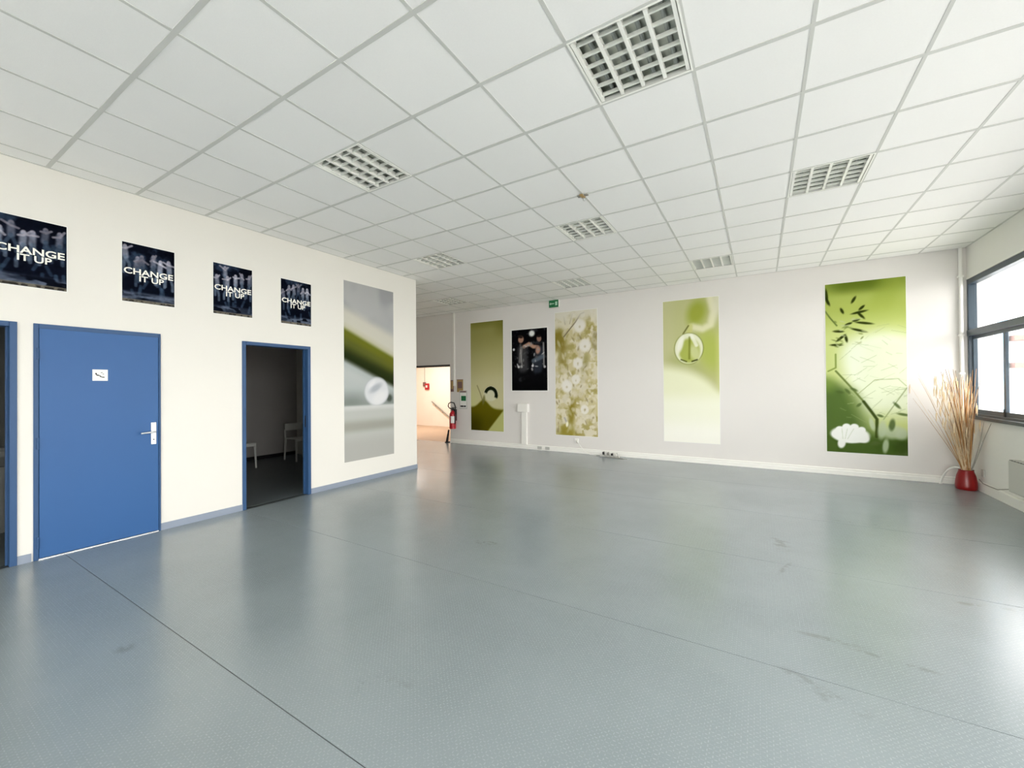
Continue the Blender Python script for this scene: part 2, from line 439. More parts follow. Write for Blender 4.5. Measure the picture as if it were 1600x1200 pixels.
hk = empty('ceiling_bracket', (GX0 + 2 * G, GY0 + 6 * G, ZC)); tag(hk, 'small beige bracket clipped to the ceiling grid in mid room', 'bracket')
B(-0.055, 0.055, -0.02, 0.02, -0.012, 0.0).build('clip', 'grey_cable', hk, bevel=0.003)
B(-0.018, 0.018, -0.055, 0.03, -0.022, -0.012).build('tongue', 'tan', hk, bevel=0.003)
MB().tube([(0.0, 0.01, -0.02), (0.0, 0.01, -0.05), (0.012, 0.01, -0.06), (0.024, 0.01, -0.05)], 0.004, 6).build('hook', 'steel', hk)

# ---------------------------------------------------------------- doors in the left wall
def door_frame(root, a, b, left=FW, right=FW, proud=0.012):
    """jambs, head; root sits at (XL, 0, 0)"""
    B(-T - 0.01, proud, a - left, a, 0, DH + FW).build('jamb', 'blue_fr', root, bevel=0.003)
    B(-T - 0.01, proud, b, b + right, 0, DH + FW).build('jamb', 'blue_fr', root, bevel=0.003)
    B(-T - 0.01, proud, a, b, DH, DH + FW).build('head', 'blue_fr', root, bevel=0.003)
d1 = empty('door_1', (XL, 0, 0)); struct(d1, 'open doorway with blue frame at the left edge of the picture', 'doorway')
door_frame(d1, *D1)
for y in (D1[0], D1[1]):
    s = 1 if y == D1[0] else -1
    B(-T * 0.6, -T * 0.6 - 0.016, y, y + s * 0.012, 0, DH).build('door_stop', 'blue_fr', d1)
d2 = empty('door_2', (XL, 0, 0)); struct(d2, 'closed flat blue door with steel lever handle', 'door')
door_frame(d2, D2[0], D2[1], FW * 0.72, 0.016)
lf = B(-0.03, 0.010, D2[0] + 0.003, D2[1] - 0.003, 0.012, DH + 0.022).build('leaf', 'blue', d2, bevel=0.003)
for z in (0.152, 1.008, 1.784):
    hg = MB().tube([(0.018, D2[0] - 0.006, z - 0.05), (0.018, D2[0] - 0.006, z + 0.05)], 0.009, 10).build('hinge', 'blue_fr', d2, smooth=True)
    B(0.010, 0.016, D2[0] - 0.02, D2[0] + 0.004, z - 0.045, z + 0.045).build('hinge_plate', 'blue_fr', hg)
hd = B(0.010, 0.018, 1.668, 1.712, 0.905, 1.130).build('handle_plate', 'steel', d2, bevel=0.003)
MB().tube([(0.018, 1.69, 1.035), (0.056, 1.69, 1.035), (0.064, 1.683, 1.035), (0.066, 1.672, 1.034), (0.066, 1.575, 1.028)], 0.0095, 10).build('lever', 'steel', hd, smooth=True)
MB().tube([(0.018, 1.69, 1.035), (0.026, 1.69, 1.035)], 0.018, 16).build('rose', 'steel', hd, smooth=True)
MB().tube([(0.0175, 1.69, 0.955), (0.0195, 1.69, 0.955)], 0.007, 10).build('keyhole', 'black', hd)
B(-0.03, 0.004, D2[0], D2[1], 0.0, 0.006).build('threshold', 'steel', d2)
d3 = empty('door_3', (XL, 0, 0)); struct(d3, 'open doorway with blue frame into a dark room with chairs', 'doorway')
door_frame(d3, *D3)
B(-T * 0.62, -T * 0.62 - 0.016, D3[1], D3[1] - 0.012, 0, DH).build('door_stop', 'blue_fr', d3)
B(-T * 0.62, -T * 0.62 - 0.016, D3[0], D3[0] + 0.012, 0, DH).build('door_stop', 'blue_fr', d3)
B(-0.062, -0.04, D3[1] - 0.003, D3[1], 0.93, 1.09).build('strike_plate', 'black', d3)

ds = empty('door_sign', (XL + 0.010, 1.2925, 1.607)); tag(ds, 'small white pictogram plate stuck on the closed blue door', 'sign')
B(0, 0.003, -0.053, 0.053, -0.053, 0.053).build('plate', 'paper', ds, bevel=0.001)
pm = MB()
for (y0, z0, y1, z1, r) in ((-0.030, 0.020, -0.026, 0.004, .006), (-0.026, 0.0, -0.006, -0.002, .006), (-0.004, -0.004, 0.008, -0.018, .005),
                            (0.010, -0.018, 0.030, -0.020, .005), (0.016, 0.010, 0.026, 0.012, .003), (0.004, 0.022, 0.016, 0.026, .003)):
    pm.tube([(0.003, y0, z0), (0.003, y1, z1)], r, 6)
po = pm.build('pictogram', 'ink', ds); po.scale = (0.25, 1, 1); po.location = (0.0022, 0, 0)

# rooms behind the left wall
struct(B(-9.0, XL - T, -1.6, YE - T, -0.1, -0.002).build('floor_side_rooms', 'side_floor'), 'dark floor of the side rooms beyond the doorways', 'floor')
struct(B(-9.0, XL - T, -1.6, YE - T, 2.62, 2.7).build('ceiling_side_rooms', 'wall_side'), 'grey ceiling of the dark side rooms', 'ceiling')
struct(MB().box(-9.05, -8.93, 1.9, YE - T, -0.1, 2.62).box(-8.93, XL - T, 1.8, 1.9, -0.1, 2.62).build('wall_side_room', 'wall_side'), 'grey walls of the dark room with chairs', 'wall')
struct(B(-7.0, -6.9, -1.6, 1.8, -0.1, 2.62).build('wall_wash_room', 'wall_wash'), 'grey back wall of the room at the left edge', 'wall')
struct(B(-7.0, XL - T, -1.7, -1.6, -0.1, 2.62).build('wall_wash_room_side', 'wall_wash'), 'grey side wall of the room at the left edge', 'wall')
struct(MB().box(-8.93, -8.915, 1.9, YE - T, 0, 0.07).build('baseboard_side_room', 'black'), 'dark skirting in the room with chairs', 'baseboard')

def make_chair():
    r = empty('plastic_chair')          # faces +x, seat centre above origin
    MB().prism([(-0.20, 0.43), (0.22, 0.445), (0.22, 0.462), (0.20, 0.468), (-0.20, 0.452)], 1, -0.21, 0.21).build('seat', 'chair', r, bevel=0.006)
    B(0.205, 0.225, -0.2, 0.2, 0.405, 0.446).build('apron', 'chair', r, bevel=0.004)
    bk = MB()
    bk.prism([(-0.225, 0.60), (-0.205, 0.60), (-0.225, 0.74), (-0.245, 0.74)], 1, -0.2, 0.2)
    bk.build('backrest', 'chair', r, bevel=0.006)
    for s in (-1, 1):
        MB().prism([(-0.215, 0.44), (-0.19, 0.44), (-0.212, 0.62), (-0.235, 0.62)], 1, s * 0.185, s * 0.21).build('back_post', 'chair', r, bevel=0.003)
        for (xa, xb) in ((0.2, 0.222), (-0.205, -0.24)):
            MB().tube([(xa, s * 0.19, 0.44), (xb, s * 0.2, 0.0)], [0.021, 0.015], 8).build('leg', 'chair', r, smooth=True)
    return r
c1 = make_chair(); c1.location = (-8.22, 3.83, 0); tag(c1, 'white plastic chair in the dark room, half hidden by the left door jamb', 'chair', 'white chairs in the dark room')
c2 = copy_tree(c1); c2.location = (-8.14, 4.97, 0); c2.rotation_euler = (0, 0, -0.05); tag(c2, 'white plastic chair in the dark room, nearer the right door jamb', 'chair', 'white chairs in the dark room')

wb = empty('wash_basin', (-6.885, 0.86, 0)); tag(wb, 'pale wash basin inside the doorway at the left edge', 'wash basin')
MB().prism([(0, 0.66), (0.16, 0.68), (0.36, 0.80), (0.38, 0.86), (0.34, 0.86), (0.28, 0.80), (0.10, 0.74), (0.06, 0.86), (0, 0.88)], 1, -0.26, 0.26).build('basin', 'porcelain', wb, bevel=0.01)
MB().lathe([(0.07, 0), (0.08, 0.3), (0.09, 0.68)], 16, (0.12, 0, 0)).build('pedestal', 'porcelain', wb, smooth=True)
MB().tube([(0.04, 0, 0.86), (0.04, 0, 0.98), (0.07, 0, 1.0), (0.15, 0, 0.97)], 0.011, 8).build('tap', 'steel', wb, smooth=True)

# ---------------------------------------------------------------- hall beyond the opening
hx0, hx1, hy1 = -13.2, -6.2, 11.79
struct(B(hx0, hx1, YF, hy1 + 0.1, -0.1, -0.001).build('floor_hall', 'hall_floor'), 'warm beige floor of the hall beyond the opening', 'floor')
struct(MB().box(hx0, hx1, hy1, hy1 + 0.1, -0.1, 3.0).box(hx0 - 0.1, hx0, YF, hy1 + 0.1, -0.1, 3.0).box(hx1, hx1 + 0.1, YF + 0.2, hy1 + 0.1, -0.1, 3.0).build('wall_hall', 'hall_wall'), 'peach lit walls of the hall beyond the opening', 'wall')
struct(B(hx0, hx1, YF + 0.2, hy1 + 0.1, 2.9, 3.0).build('ceiling_hall', 'hall_wall'), 'pale ceiling of the hall beyond the opening', 'ceiling')
hl = empty('added_hall_lamp', (-10.0, 10.1, 2.9)); tag(hl, 'unseen round warm lamp added on the hall ceiling to light the hall', 'ceiling lamp')  # fixture out of view, added as the hall's warm light source
MB().lathe([(0.24, 0), (0.24, -0.03), (0.22, -0.035)], 24).build('mount', 'lamp_wh', hl, smooth=True)
MB().lathe([(0.22, -0.035), (0.2, -0.09), (0.12, -0.12), (0.01, -0.125)], 24).build('diffuser', 'hall_glow', hl, smooth=True)
la = bpy.data.lights.new('added_hall_light', 'AREA'); la.shape = 'DISK'; la.size = 0.4; la.energy = 30; la.color = (1.0, 0.94, 0.88)
lo = bpy.data.objects.new('added_hall_light', la); lo.location = (0, 0, -0.13); COL.objects.link(lo); lo.parent = hl
hr = empty('stair_handrail', (0, hy1, 0)); tag(hr, 'sloping grey handrail on the wall of the hall', 'handrail')
MB().tube([(-10.66, -0.07, 0.93), (-9.82, -0.07, 0.37), (-9.6, -0.07, 0.22)], 0.024, 8).build('rail', 'grey_cable', hr, smooth=True)
for x in (-10.5, -10.15, -9.8):
    z = 0.93 - (x + 10.66) * 0.667
    MB().tube([(x, 0, z - 0.07), (x, -0.05, z - 0.06), (x, -0.07, z)], 0.012, 6).build('bracket', 'grey_cable', hr)
cp = empty('fire_alarm_point', (-10.98, hy1, 1.52)); tag(cp, 'red and brown alarm box on the hall wall with a thin cable above', 'alarm box')
B(-0.05, 0.14, -0.06, 0, -0.14, 0.10).build('box', 'red', cp, bevel=0.006)
B(-0.16, -0.04, -0.05, 0, -0.02, 0.15).build('sounder', 'mauve', cp, bevel=0.006)
B(0.0, 0.09, -0.066, -0.058, -0.06, 0.03).build('window', 'paper', cp)
MB().tube([(-0.10, -0.008, 0.15), (-0.10, -0.008, 1.38)], 0.008, 6).build('cable', 'grey_cable', cp)

# ---------------------------------------------------------------- windows in the right wall
def make_window(n, y0, y1, z0):
    r = empty('window_%d' % n, (XR, 0, 0))
    z1 = WZ1; fx0, fx1 = -0.004, 0.085; fw = 0.05; zt = 2.14; tw = 0.085
    # outer frame
    B(fx0, fx1, y0, y0 + fw, z0, z1).build('stile', 'win', r, bevel=0.004)
    B(fx0, fx1, y1 - fw, y1, z0, z1).build('stile', 'win', r, bevel=0.004)
    B(fx0, fx1, y0 + fw, y1 - fw, z1 - 0.075, z1).build('head_rail', 'win', r, bevel=0.004)
    B(fx0 - 0.02, fx1, y0 + fw, y1 - fw, zt, zt + tw).build('transom', 'win', r, bevel=0.004)
    B(fx0, fx1, y0 + fw, y1 - fw, z0, z0 + 0.06).build('bottom_rail', 'win', r, bevel=0.004)
    B(-0.05, fx0, y0 - 0.01, y1, z0 - 0.012, z0 + 0.03).build('sill', 'win', r, bevel=0.004)
    B(-0.012, 0.0, y0 - 0.02, y1, z1, z1 + 0.022).build('head_trim', 'white_pl', r)
    # upper pane
    B(0.044, 0.050, y0 + fw, y1 - fw, zt + tw, z1 - 0.075).build('pane', 'glass', r)
    # two sliding sashes below
    ym = (y0 + y1) / 2
    for k, (a, b, xo) in enumerate(((y0 + fw, ym, 0.034), (ym, y1 - fw, 0.034))):
        s = MB(); sw = 0.024; za, zb = z0 + 0.06, zt
        s.box(xo, xo + 0.03, a, a + sw, za, zb).box(xo, xo + 0.03, b - sw, b, za, zb)
        s.box(xo, xo + 0.03, a + sw, b - sw, za, za + 0.055).box(xo, xo + 0.03, a + sw, b - sw, zb - 0.045, zb)
        so = s.build('sash', 'win', r)
        B(xo + 0.012, xo + 0.018, a + sw, b - sw, za + 0.055, zb - 0.045).build('pane', 'glass', so)
        B(xo - 0.008, xo, b - 0.02 if k == 0 else a + 0.004, b - 0.004 if k == 0 else a + 0.02, 1.02, 1.14).build('pull', 'black', so)
    return r
for n, (a, b) in enumerate(WIN):
    wr = make_window(n + 1, a, b, WINZ[n])
    if n == 0: struct(wr, 'blue grey metal window with sliding sashes next to the end wall', 'window')
    else: struct(wr, 'unseen blue grey metal window added for daylight, bay %s from the end wall' % ['second', 'third', 'fourth', 'fifth', 'sixth', 'seventh'][n - 1], 'window')

for n, (a, b) in enumerate(WINB):
    wr = empty('window_%d' % (len(WIN) + n + 1), (0, YB, 0))
    for x in (a, (a + b) / 2 - 0.03, b - 0.06): B(x, x + 0.06, -0.08, 0, 0.06, WZ1).build('stile', 'win', wr)
    for z in (0.06, 2.14, WZ1 - 0.06): B(a, b, -0.07, -0.01, z, z + 0.06).build('rail', 'win', wr)
    B(a, b, -0.043, -0.037, 0.06, WZ1).build('pane', 'glass', wr)
    struct(wr, 'unseen glazed bay added behind the viewer for light, %s from the right' % ['third', 'second', 'first'][n], 'window')

# outside
struct(B(-60, 60, -60, 60, -0.5, -0.3).build('ground_outside', 'ground'), 'pale concrete yard outside the window', 'ground')
nb = empty('neighbour_building', (14, 26, -0.3)); tag(nb, 'bright white building with brown bands seen through the window', 'building')
B(-10, 12, 0, 8, 0, 9.5).build('facade', 'facade', nb)
for z in (3.55, 2.40): B(-4.85, 6, -0.5, 0, z, z + 0.22).build('brown_band', 'shutter', nb)
MB().tube([(-5.05, -0.12, 0), (-5.05, -0.12, 9.4)], 0.16, 10).build('downpipe', 'paleblue', nb, smooth=True)
MB().tube([(-4.85, -0.3, 1.0), (-3.5, -0.3, 4.2)], 0.06, 6).build('stair_rail', 'grey_cable', nb)
for x in (-3.6, -1.4, 0.8):
    wf = B(x, x + 1.3, -0.04, 0.02, 5.6, 7.0).build('window', 'grey_lt', nb); B(x + 0.08, x + 1.22, -0.06, -0.03, 5.68, 6.92).build('pane', 'paleblue', wf)

struct(B(XR + 0.25, XR + 1.5, 6.50, 6.58, -0.3, 3.15).build('added_fin_wall', 'facade'), 'unseen white fin wall added outside to hold light off the end wall', 'wall')  # invented blocker, dims window light on the end wall near the corner
ev = empty('added_eave', (XR + 0.25, 0, 0)); struct(ev, 'unseen pale overhang added above the windows to block high sky', 'eave')  # invented overhang, shades the windows from the sky overhead
B(0, 1.1, YB - 0.2, YF + 0.4, 3.15, 3.3).build('added_soffit', 'facade', ev); B(1.08, 1.13, YB - 0.2, YF + 0.4, 3.1, 3.4).build('added_fascia', 'win', ev)

# ---------------------------------------------------------------- printed pictures
def sm(a, b, x):
    t = np.clip((x - a) / (b - a), 0, 1); return t * t * (3 - 2 * t)
def vnoise(X, Y, seed, scale, octv=3):
    rng = np.random.RandomState(seed); out = np.zeros_like(X); amp, tot = 1.0, 0
    for o in range(octv):
        g = rng.rand(64, 64); x = X * scale * 2 ** o + 7.3 * o; y = Y * scale * 2 ** o + 3.1 * o
        xi = np.floor(x).astype(int); yi = np.floor(y).astype(int); fx = x - xi; fy = y - yi
        fx = fx * fx * (3 - 2 * fx); fy = fy * fy * (3 - 2 * fy)
        a = g[yi % 64, xi % 64]; b = g[yi % 64, (xi + 1) % 64]; c = g[(yi + 1) % 64, xi % 64]; d = g[(yi + 1) % 64, (xi + 1) % 64]
        out += amp * ((a * (1 - fx) + b * fx) * (1 - fy) + (c * (1 - fx) + d * fx) * fy); tot += amp; amp *= 0.55
    return out / tot
class Canvas:
    def __init__(self, w, h, nx, ny):
        self.w, self.h = w, h
        s, t = np.meshgrid(np.linspace(0, 1, nx + 1), np.linspace(0, 1, ny + 1)); self.s, self.t = s, t
        self.X, self.Y = s * w, t * h; self.c = np.ones(s.shape + (3,)); self.nx, self.ny = nx, ny
    def fill(self, col, m=1.0):
        m = np.clip(m, 0, 1) * np.ones_like(self.s)
        self.c = self.c * (1 - m[..., None]) + np.array(col, float) / 255.0 * m[..., None]
    def blob(self, col, s, t, rs, rt, rot=0.0, soft=0.35, op=1.0):
        dx = (self.s - s) * self.w; dy = (self.t - t) * self.h; c, q = math.cos(rot), math.sin(rot)
        u = (dx * c + dy * q) / rs; v = (-dx * q + dy * c) / rt
        self.fill(col, sm(1 + soft, 1 - soft, np.sqrt(u * u + v * v)) * op)
    def line(self, col, pts, r, op=1.0, soft=0.5):
        d = np.full(self.s.shape, 1e9)
        P = [(a * self.w, b * self.h) for a, b in pts]
        for (x0, y0), (x1, y1) in zip(P[:-1], P[1:]):
            L2 = (x1 - x0) ** 2 + (y1 - y0) ** 2 + 1e-12
            k = np.clip(((self.X - x0) * (x1 - x0) + (self.Y - y0) * (y1 - y0)) / L2, 0, 1)
            d = np.minimum(d, np.hypot(self.X - x0 - k * (x1 - x0), self.Y - y0 - k * (y1 - y0)))
        self.fill(col, sm(r * (1 + soft), r * (1 - soft), d) * op)
    def mul(self, m): self.c = np.clip(self.c * m[..., None], 0, 1)

def place_print(name, cv, origin, axis_x, label, cat, group, border=0.0, text=None, margin_mat='paper', gain=0.8):
    """origin = top-left corner on the wall, axis_x = direction along the wall; normal = axis_x x z"""
    w, h = cv.w, cv.h; r = empty(name, origin)
    r.rotation_euler = (0, 0, math.atan2(axis_x[1], axis_x[0]))      # local x along the wall, local -y into the room
    tag(r, label, cat, group)
    b = border
    B(-b, w + b, -0.004, 0.0, -h - b, b).build('sheet', margin_mat, r)
    nx, ny = cv.nx, cv.ny
    V = np.stack([cv.X, np.full_like(cv.X, -0.0046), -cv.Y], -1).reshape(-1, 3)
    idx = np.arange((nx + 1) * (ny + 1)).reshape(ny + 1, nx + 1)
    Fq = np.stack([idx[1:, :-1], idx[1:, 1:], idx[:-1, 1:], idx[:-1, :-1]], -1).reshape(-1, 4)
    me = bpy.data.meshes.new('picture')
    me.vertices.add(len(V)); me.vertices.foreach_set('co', V.astype(np.float32).ravel())
    me.loops.add(Fq.size); me.loops.foreach_set('vertex_index', Fq.astype(np.int32).ravel())
    me.polygons.add(len(Fq)); me.polygons.foreach_set('loop_start', np.arange(0, Fq.size, 4, dtype=np.int32))
    me.update(calc_edges=True); me.validate()
    at = me.color_attributes.new('Col', 'FLOAT_COLOR', 'POINT')
    rgba = np.ones((len(V), 4), np.float32); rgba[:, :3] = lin(np.clip(cv.c, 0, 1)).reshape(-1, 3) * gain
    at.data.foreach_set('color', rgba.ravel())
    link('picture', me, 'print', r)
    for (word, x, z, wd, ht) in (text or []):
        cu = bpy.data.curves.new('lettering', 'FONT'); cu.body = word; cu.size = 1; cu.extrude = 0.0; cu.offset = 0.022; cu.resolution_u = 3
        to = bpy.data.objects.new('tmp', cu); COL.objects.link(to)
        dg = bpy.context.evaluated_depsgraph_get(); tm = bpy.data.meshes.new_from_object(to.evaluated_get(dg))
        bpy.data.objects.remove(to); tm.name = 'lettering'
        co = np.array([v.co[:] for v in tm.vertices]); mn, mx = co.min(0), co.max(0)
        nv = np.zeros_like(co); nv[:, 0] = x + (co[:, 0] - mn[0]) / (mx[0] - mn[0]) * wd
        nv[:, 2] = z - ht + (co[:, 1] - mn[1]) / (mx[1] - mn[1]) * ht; nv[:, 1] = -0.0054
        tm.vertices.foreach_set('co', nv.astype(np.float32).ravel()); tm.update()
        tm.materials.clear(); link('lettering', tm, 'lettering', r)
    return r

# four small posters on the left wall
def poster(seed):
    cv = Canvas(0.42, 0.585, 84, 117); s, t = cv.s, cv.t; rng = np.random.RandomState(seed)
    cv.fill((14, 18, 30))
    n = vnoise(cv.X, cv.Y, seed, 9, 4); cv.fill((48, 62, 82), sm(0.52, 0.75, n) * sm(0.75, 0.3, t))
    cv.fill((8, 10, 18), sm(0.5, 1.0, s) * sm(0.35, 0.0, t) * 0.9)
    for k in range(6):                       # pale figures in action
        cs = 0.08 + 0.16 * k + rng.uniform(-.05, .05); ct = 0.24 + rng.uniform(-.1, .1); g = rng.randint(120, 200)
        col = (g, g - 4, g + 8)
        cv.blob(col, cs, ct - 0.075, 0.016, 0.02, 0, 0.3, 0.9)
        cv.line((g - 30, g - 25, g - 8), [(cs, ct - 0.04), (cs + rng.uniform(-.03, .03), ct + 0.10)], 0.022, 0.85)
        for sg in (-1, 1):
            a = (cs + sg * rng.uniform(.05, .13), ct - rng.uniform(-.04, .12)); cv.line(col, [(cs, ct - 0.03), a], 0.009, 0.85)
            l = (cs + sg * rng.uniform(.02, .1), ct + rng.uniform(.2, .34)); cv.line((g - 70, g - 55, g - 35), [(cs, ct + 0.10), l, (l[0], l[1] + .1)], 0.012, 0.7)
    for k in range(8):
        cs, ct = rng.rand(), rng.uniform(0.6, 0.85); cv.line((60, 78, 100), [(cs, ct), (cs + rng.uniform(-.08, .08), ct + 0.12)], 0.012, 0.6)
    fl = sm(0.80, 0.86, t); m = vnoise(cv.X * 0.4, cv.Y * 3, seed + 5, 14, 3)
    cv.fill((96, 106, 126), fl * (0.35 + 0.6 * sm(0.35, 0.65, m)))
    cv.fill((14, 18, 28), fl * sm(0.6, 0.72, vnoise(cv.X, cv.Y * 2, seed + 9, 12, 2)))
    cv.fill((118, 112, 100), sm(0.945, 0.955, t)); cv.fill((60, 58, 54), sm(0.955, 0.97, t) * sm(0.5, 0.6, vnoise(cv.X, cv.Y, seed + 2, 40, 2)))
    cv.mul(0.8 + 0.4 * vnoise(cv.X, cv.Y, seed + 3, 40, 2)); return cv
PL = [(0.655, 2.942, 'dark printed poster cut off by the left edge of the picture', 3), (1.451, 2.930, 'dark printed poster, second from the left edge, above the closed blue door', 11),
      (2.235, 2.926, 'dark printed poster high on the wall between the two blue doorways, third from the left', 23), (3.010, 2.914, 'dark printed poster directly above the open doorway with chairs', 31)]
for (y, z, lb, sd) in PL:
    place_print('wall_poster', poster(sd), (XL, y, z), (0, 1), lb, 'poster', 'dark posters on the left wall', 0.006,
                [('CHANGE', 0.012, -0.245, 0.396, 0.062), ('IT UP', 0.13, -0.312, 0.20, 0.058)])

# tall leaf print on the left wall
def leaf_print():
    cv = Canvas(0.975, 2.755, 80, 220); s, t = cv.s, cv.t
    n = vnoise(cv.X, cv.Y, 4, 2.0, 2)
    cv.fill((176, 177, 178)); cv.fill((205, 205, 203), sm(0.45, 0.7, vnoise(cv.X + cv.Y * .5, cv.Y - cv.X * .6, 8, 1.6, 2)) * 0.7)
    d = lambda a, b, w: sm(-w, w, t - (a + (b - a) * s))
    cv.fill((226, 223, 208), d(0.145, 0.27, 0.035)); cv.fill((205, 200, 165), d(0.235, 0.375, 0.02) * 0.6)
    cv.fill((118, 122, 42), d(0.262, 0.405, 0.016)); cv.fill((98, 104, 52), d(0.31, 0.45, 0.02) * 0.7)
    cv.fill((112, 114, 40), sm(0.5, 1.0, s) * d(0.28, 0.42, 0.02) * 0.5)
    cv.fill((52, 60, 30), d(0.365, 0.50, 0.035)); cv.fill((36, 44, 22), d(0.40, 0.55, 0.02) * 0.6)
    cv.fill((192, 199, 197), d(0.435, 0.585, 0.022)); cv.fill((214, 218, 214), d(0.47, 0.63, 0.03) * 0.6 * sm(0.66, 0.5, t))
    cv.fill((128, 136, 128), sm(0.58, 0.68, t) * sm(0.70, 0.685, t) * (0.4 + 0.5 * n))
    cv.fill((205, 207, 201), sm(0.685, 0.70, t)); cv.fill((224, 226, 222), sm(0.692, 0.70, t) * sm(0.73, 0.70, t))
    cv.fill((172, 172, 160), sm(0.755, 0.805, t) * sm(0.86, 0.815, t) * 0.85); cv.fill((196, 196, 189), sm(0.84, 0.92, t))
    cv.blob((70, 78, 66), 0.90, 0.655, 0.06, 0.06, 0, 0.5, 0.8)
    cx, cy = 0.63, 0.613
    cv.blob((196, 200, 202), cx, cy, 0.255, 0.235, 0, 0.05); cv.blob((236, 238, 240), cx, cy, 0.235, 0.215, 0, 0.08)
    cv.blob((190, 195, 202), cx - 0.02, cy - 0.02, 0.13, 0.05, -0.5, 0.6, 0.9); cv.blob((248, 248, 248), cx + 0.06, cy + 0.04, 0.16, 0.09, -0.5, 0.6)
    cv.blob((250, 250, 250), cx - 0.10, cy - 0.045, 0.09, 0.03, -0.7, 0.5, 0.8)
    return cv
place_print('tall_leaf_print', leaf_print(), (XL, 3.955, 3.099), (0, 1), 'tall print of a green stem and round water drop on the cream left wall', 'print', 'tall nature prints', gain=0.72)

def dew_print():
    cv = Canvas(0.99, 2.74, 80, 200); s, t = cv.s, cv.t
    cv.fill((146, 143, 84)); cv.fill((118, 116, 52), sm(0.09, 0.0, t) * 0.8); cv.fill((108, 106, 44), sm(0.6, 1.0, s) * sm(0.2, 0.02, t) * 0.7)
    cv.fill((172, 168, 118), sm(0.1, 0.42, t)); cv.fill((188, 184, 142), sm(0.35, 0.6, t)); cv.fill((196, 196, 136), sm(0.5, 0.75, t) * sm(0.45, 0.0, s) * 0.8)
    cv.line((120, 112, 78), [(0.2, 0.585), (0.3, 0.66), (0.38, 0.74)], 0.014, 0.7)
    edge = 0.785 - 0.075 * np.exp(-((s - 0.40) / 0.20) ** 2) + 0.02 * s
    m = sm(-0.015, 0.015, t - edge) * sm(-0.015, 0.015, (1 - (s - 0.52) / 0.46 * 0.185) - t)
    cv.fill((176, 178, 112), sm(0.78, 0.84, t)); cv.fill((98, 92, 12), m); cv.fill((46, 42, 4), m * sm(0.55, 0.0, s) * sm(0.8, 1.0, t))
    cv.fill((66, 62, 8), m * sm(0.72, 0.95, t) * 0.5)
    cv.blob((198, 198, 168), 0.62, 0.665, 0.20, 0.17, 0, 0.12)
    dx = (s - 0.62) * cv.w; dy = (t - 0.67) * cv.h; rr = np.hypot(dx / 1.0, dy)
    cv.fill((18, 26, 12), sm(0.025, 0.0, np.abs(rr - 0.165) - 0.035) * sm(0.02, -0.03, dy - 0.4 * dx - 0.02)); cv.fill((222, 220, 190), sm(0.01, 0.0, np.abs(rr - 0.215)) * sm(0.02, -0.03, dy))
    cv.blob((110, 108, 60), 0.40, 0.72, 0.04, 0.12, 0.2, 0.5, 0.8)
    return cv
place_print('tall_leaf_print', dew_print(), (-6.352, YF, 3.108), (1, 0), 'olive green print of a leaf with dew drop, leftmost on the end wall', 'print', 'tall nature prints', 0.012, gain=1.1)

def boxing_print():
    cv = Canvas(0.95, 1.45, 100, 150); s, t = cv.s, cv.t; rng = np.random.RandomState(5)
    cv.fill((10, 10, 12)); n = vnoise(cv.X, cv.Y, 12, 9, 4); cv.fill((40, 42, 46), sm(0.55, 0.8, n) * sm(0.9, 0.4, t))
    cv.blob((205, 208, 205), 0.58, 0.075, 0.075, 0.07, 0, 0.4); skin = (150, 116, 98)
    # two people sparring, arms raised
    cv.line((58, 58, 60), [(0.30, 0.34), (0.34, 0.62)], 0.13, 0.9); cv.blob(skin, 0.27, 0.16, 0.075, 0.085, 0.2, 0.25)
    cv.blob((40, 32, 28), 0.25, 0.115, 0.07, 0.035, 0.3, 0.4); cv.line((170, 134, 114), [(0.36, 0.28), (0.50, 0.24), (0.62, 0.29), (0.74, 0.30)], 0.042, 0.95)
    cv.line((120, 118, 116), [(0.28, 0.30), (0.24, 0.52)], 0.04, 0.7); cv.line((150, 148, 146), [(0.26, 0.33), (0.30, 0.62)], 0.014, 0.7)
    cv.line((40, 44, 52), [(0.80, 0.36), (0.74, 0.66)], 0.12, 0.9); cv.blob((132, 104, 90), 0.78, 0.165, 0.06, 0.075, -0.2, 0.25)
    cv.blob((28, 24, 24), 0.78, 0.125, 0.06, 0.03, 0, 0.4); cv.blob((168, 128, 110), 0.75, 0.35, 0.06, 0.09, 0.2, 0.4, 0.9)
    cv.line((150, 148, 145), [(0.90, 0.24), (0.91, 0.60)], 0.02, 0.7); cv.line((92, 104, 116), [(0.62, 0.52), (0.86, 0.46)], 0.05, 0.7)
    for k in range(26):
        a = rng.uniform(0.1, 0.9); b = rng.uniform(0.24, 0.66); g = rng.randint(70, 200); cv.blob((g, g, g), a, b, rng.uniform(.012, .03), rng.uniform(.015, .045), rng.uniform(0, 3), 0.5, 0.7)
    for (a, b, g) in ((0.06, 0.32, 190), (0.2, 0.61, 190), (0.6, 0.6, 200), (0.93, 0.62, 170), (0.36, 0.81, 190)): cv.blob((g, g, g), a, b, 0.03, 0.03, 0, 0.5)
    cv.line((52, 54, 58), [(0.25, 0.82), (0.45, 0.78)], 0.05, 0.6); cv.fill((8, 8, 9), sm(0.62, 0.8, t) * sm(0.5, 0.7, vnoise(cv.X, cv.Y, 3, 5, 2)) * 0.9)
    cv.fill((8, 8, 9), sm(0.88, 0.96, t)); return cv
place_print('sparring_poster', boxing_print(), (-5.115, YF, 2.825), (1, 0), 'black poster of two people sparring, white border, on the end wall', 'poster', None, 0.024, gain=1.25)

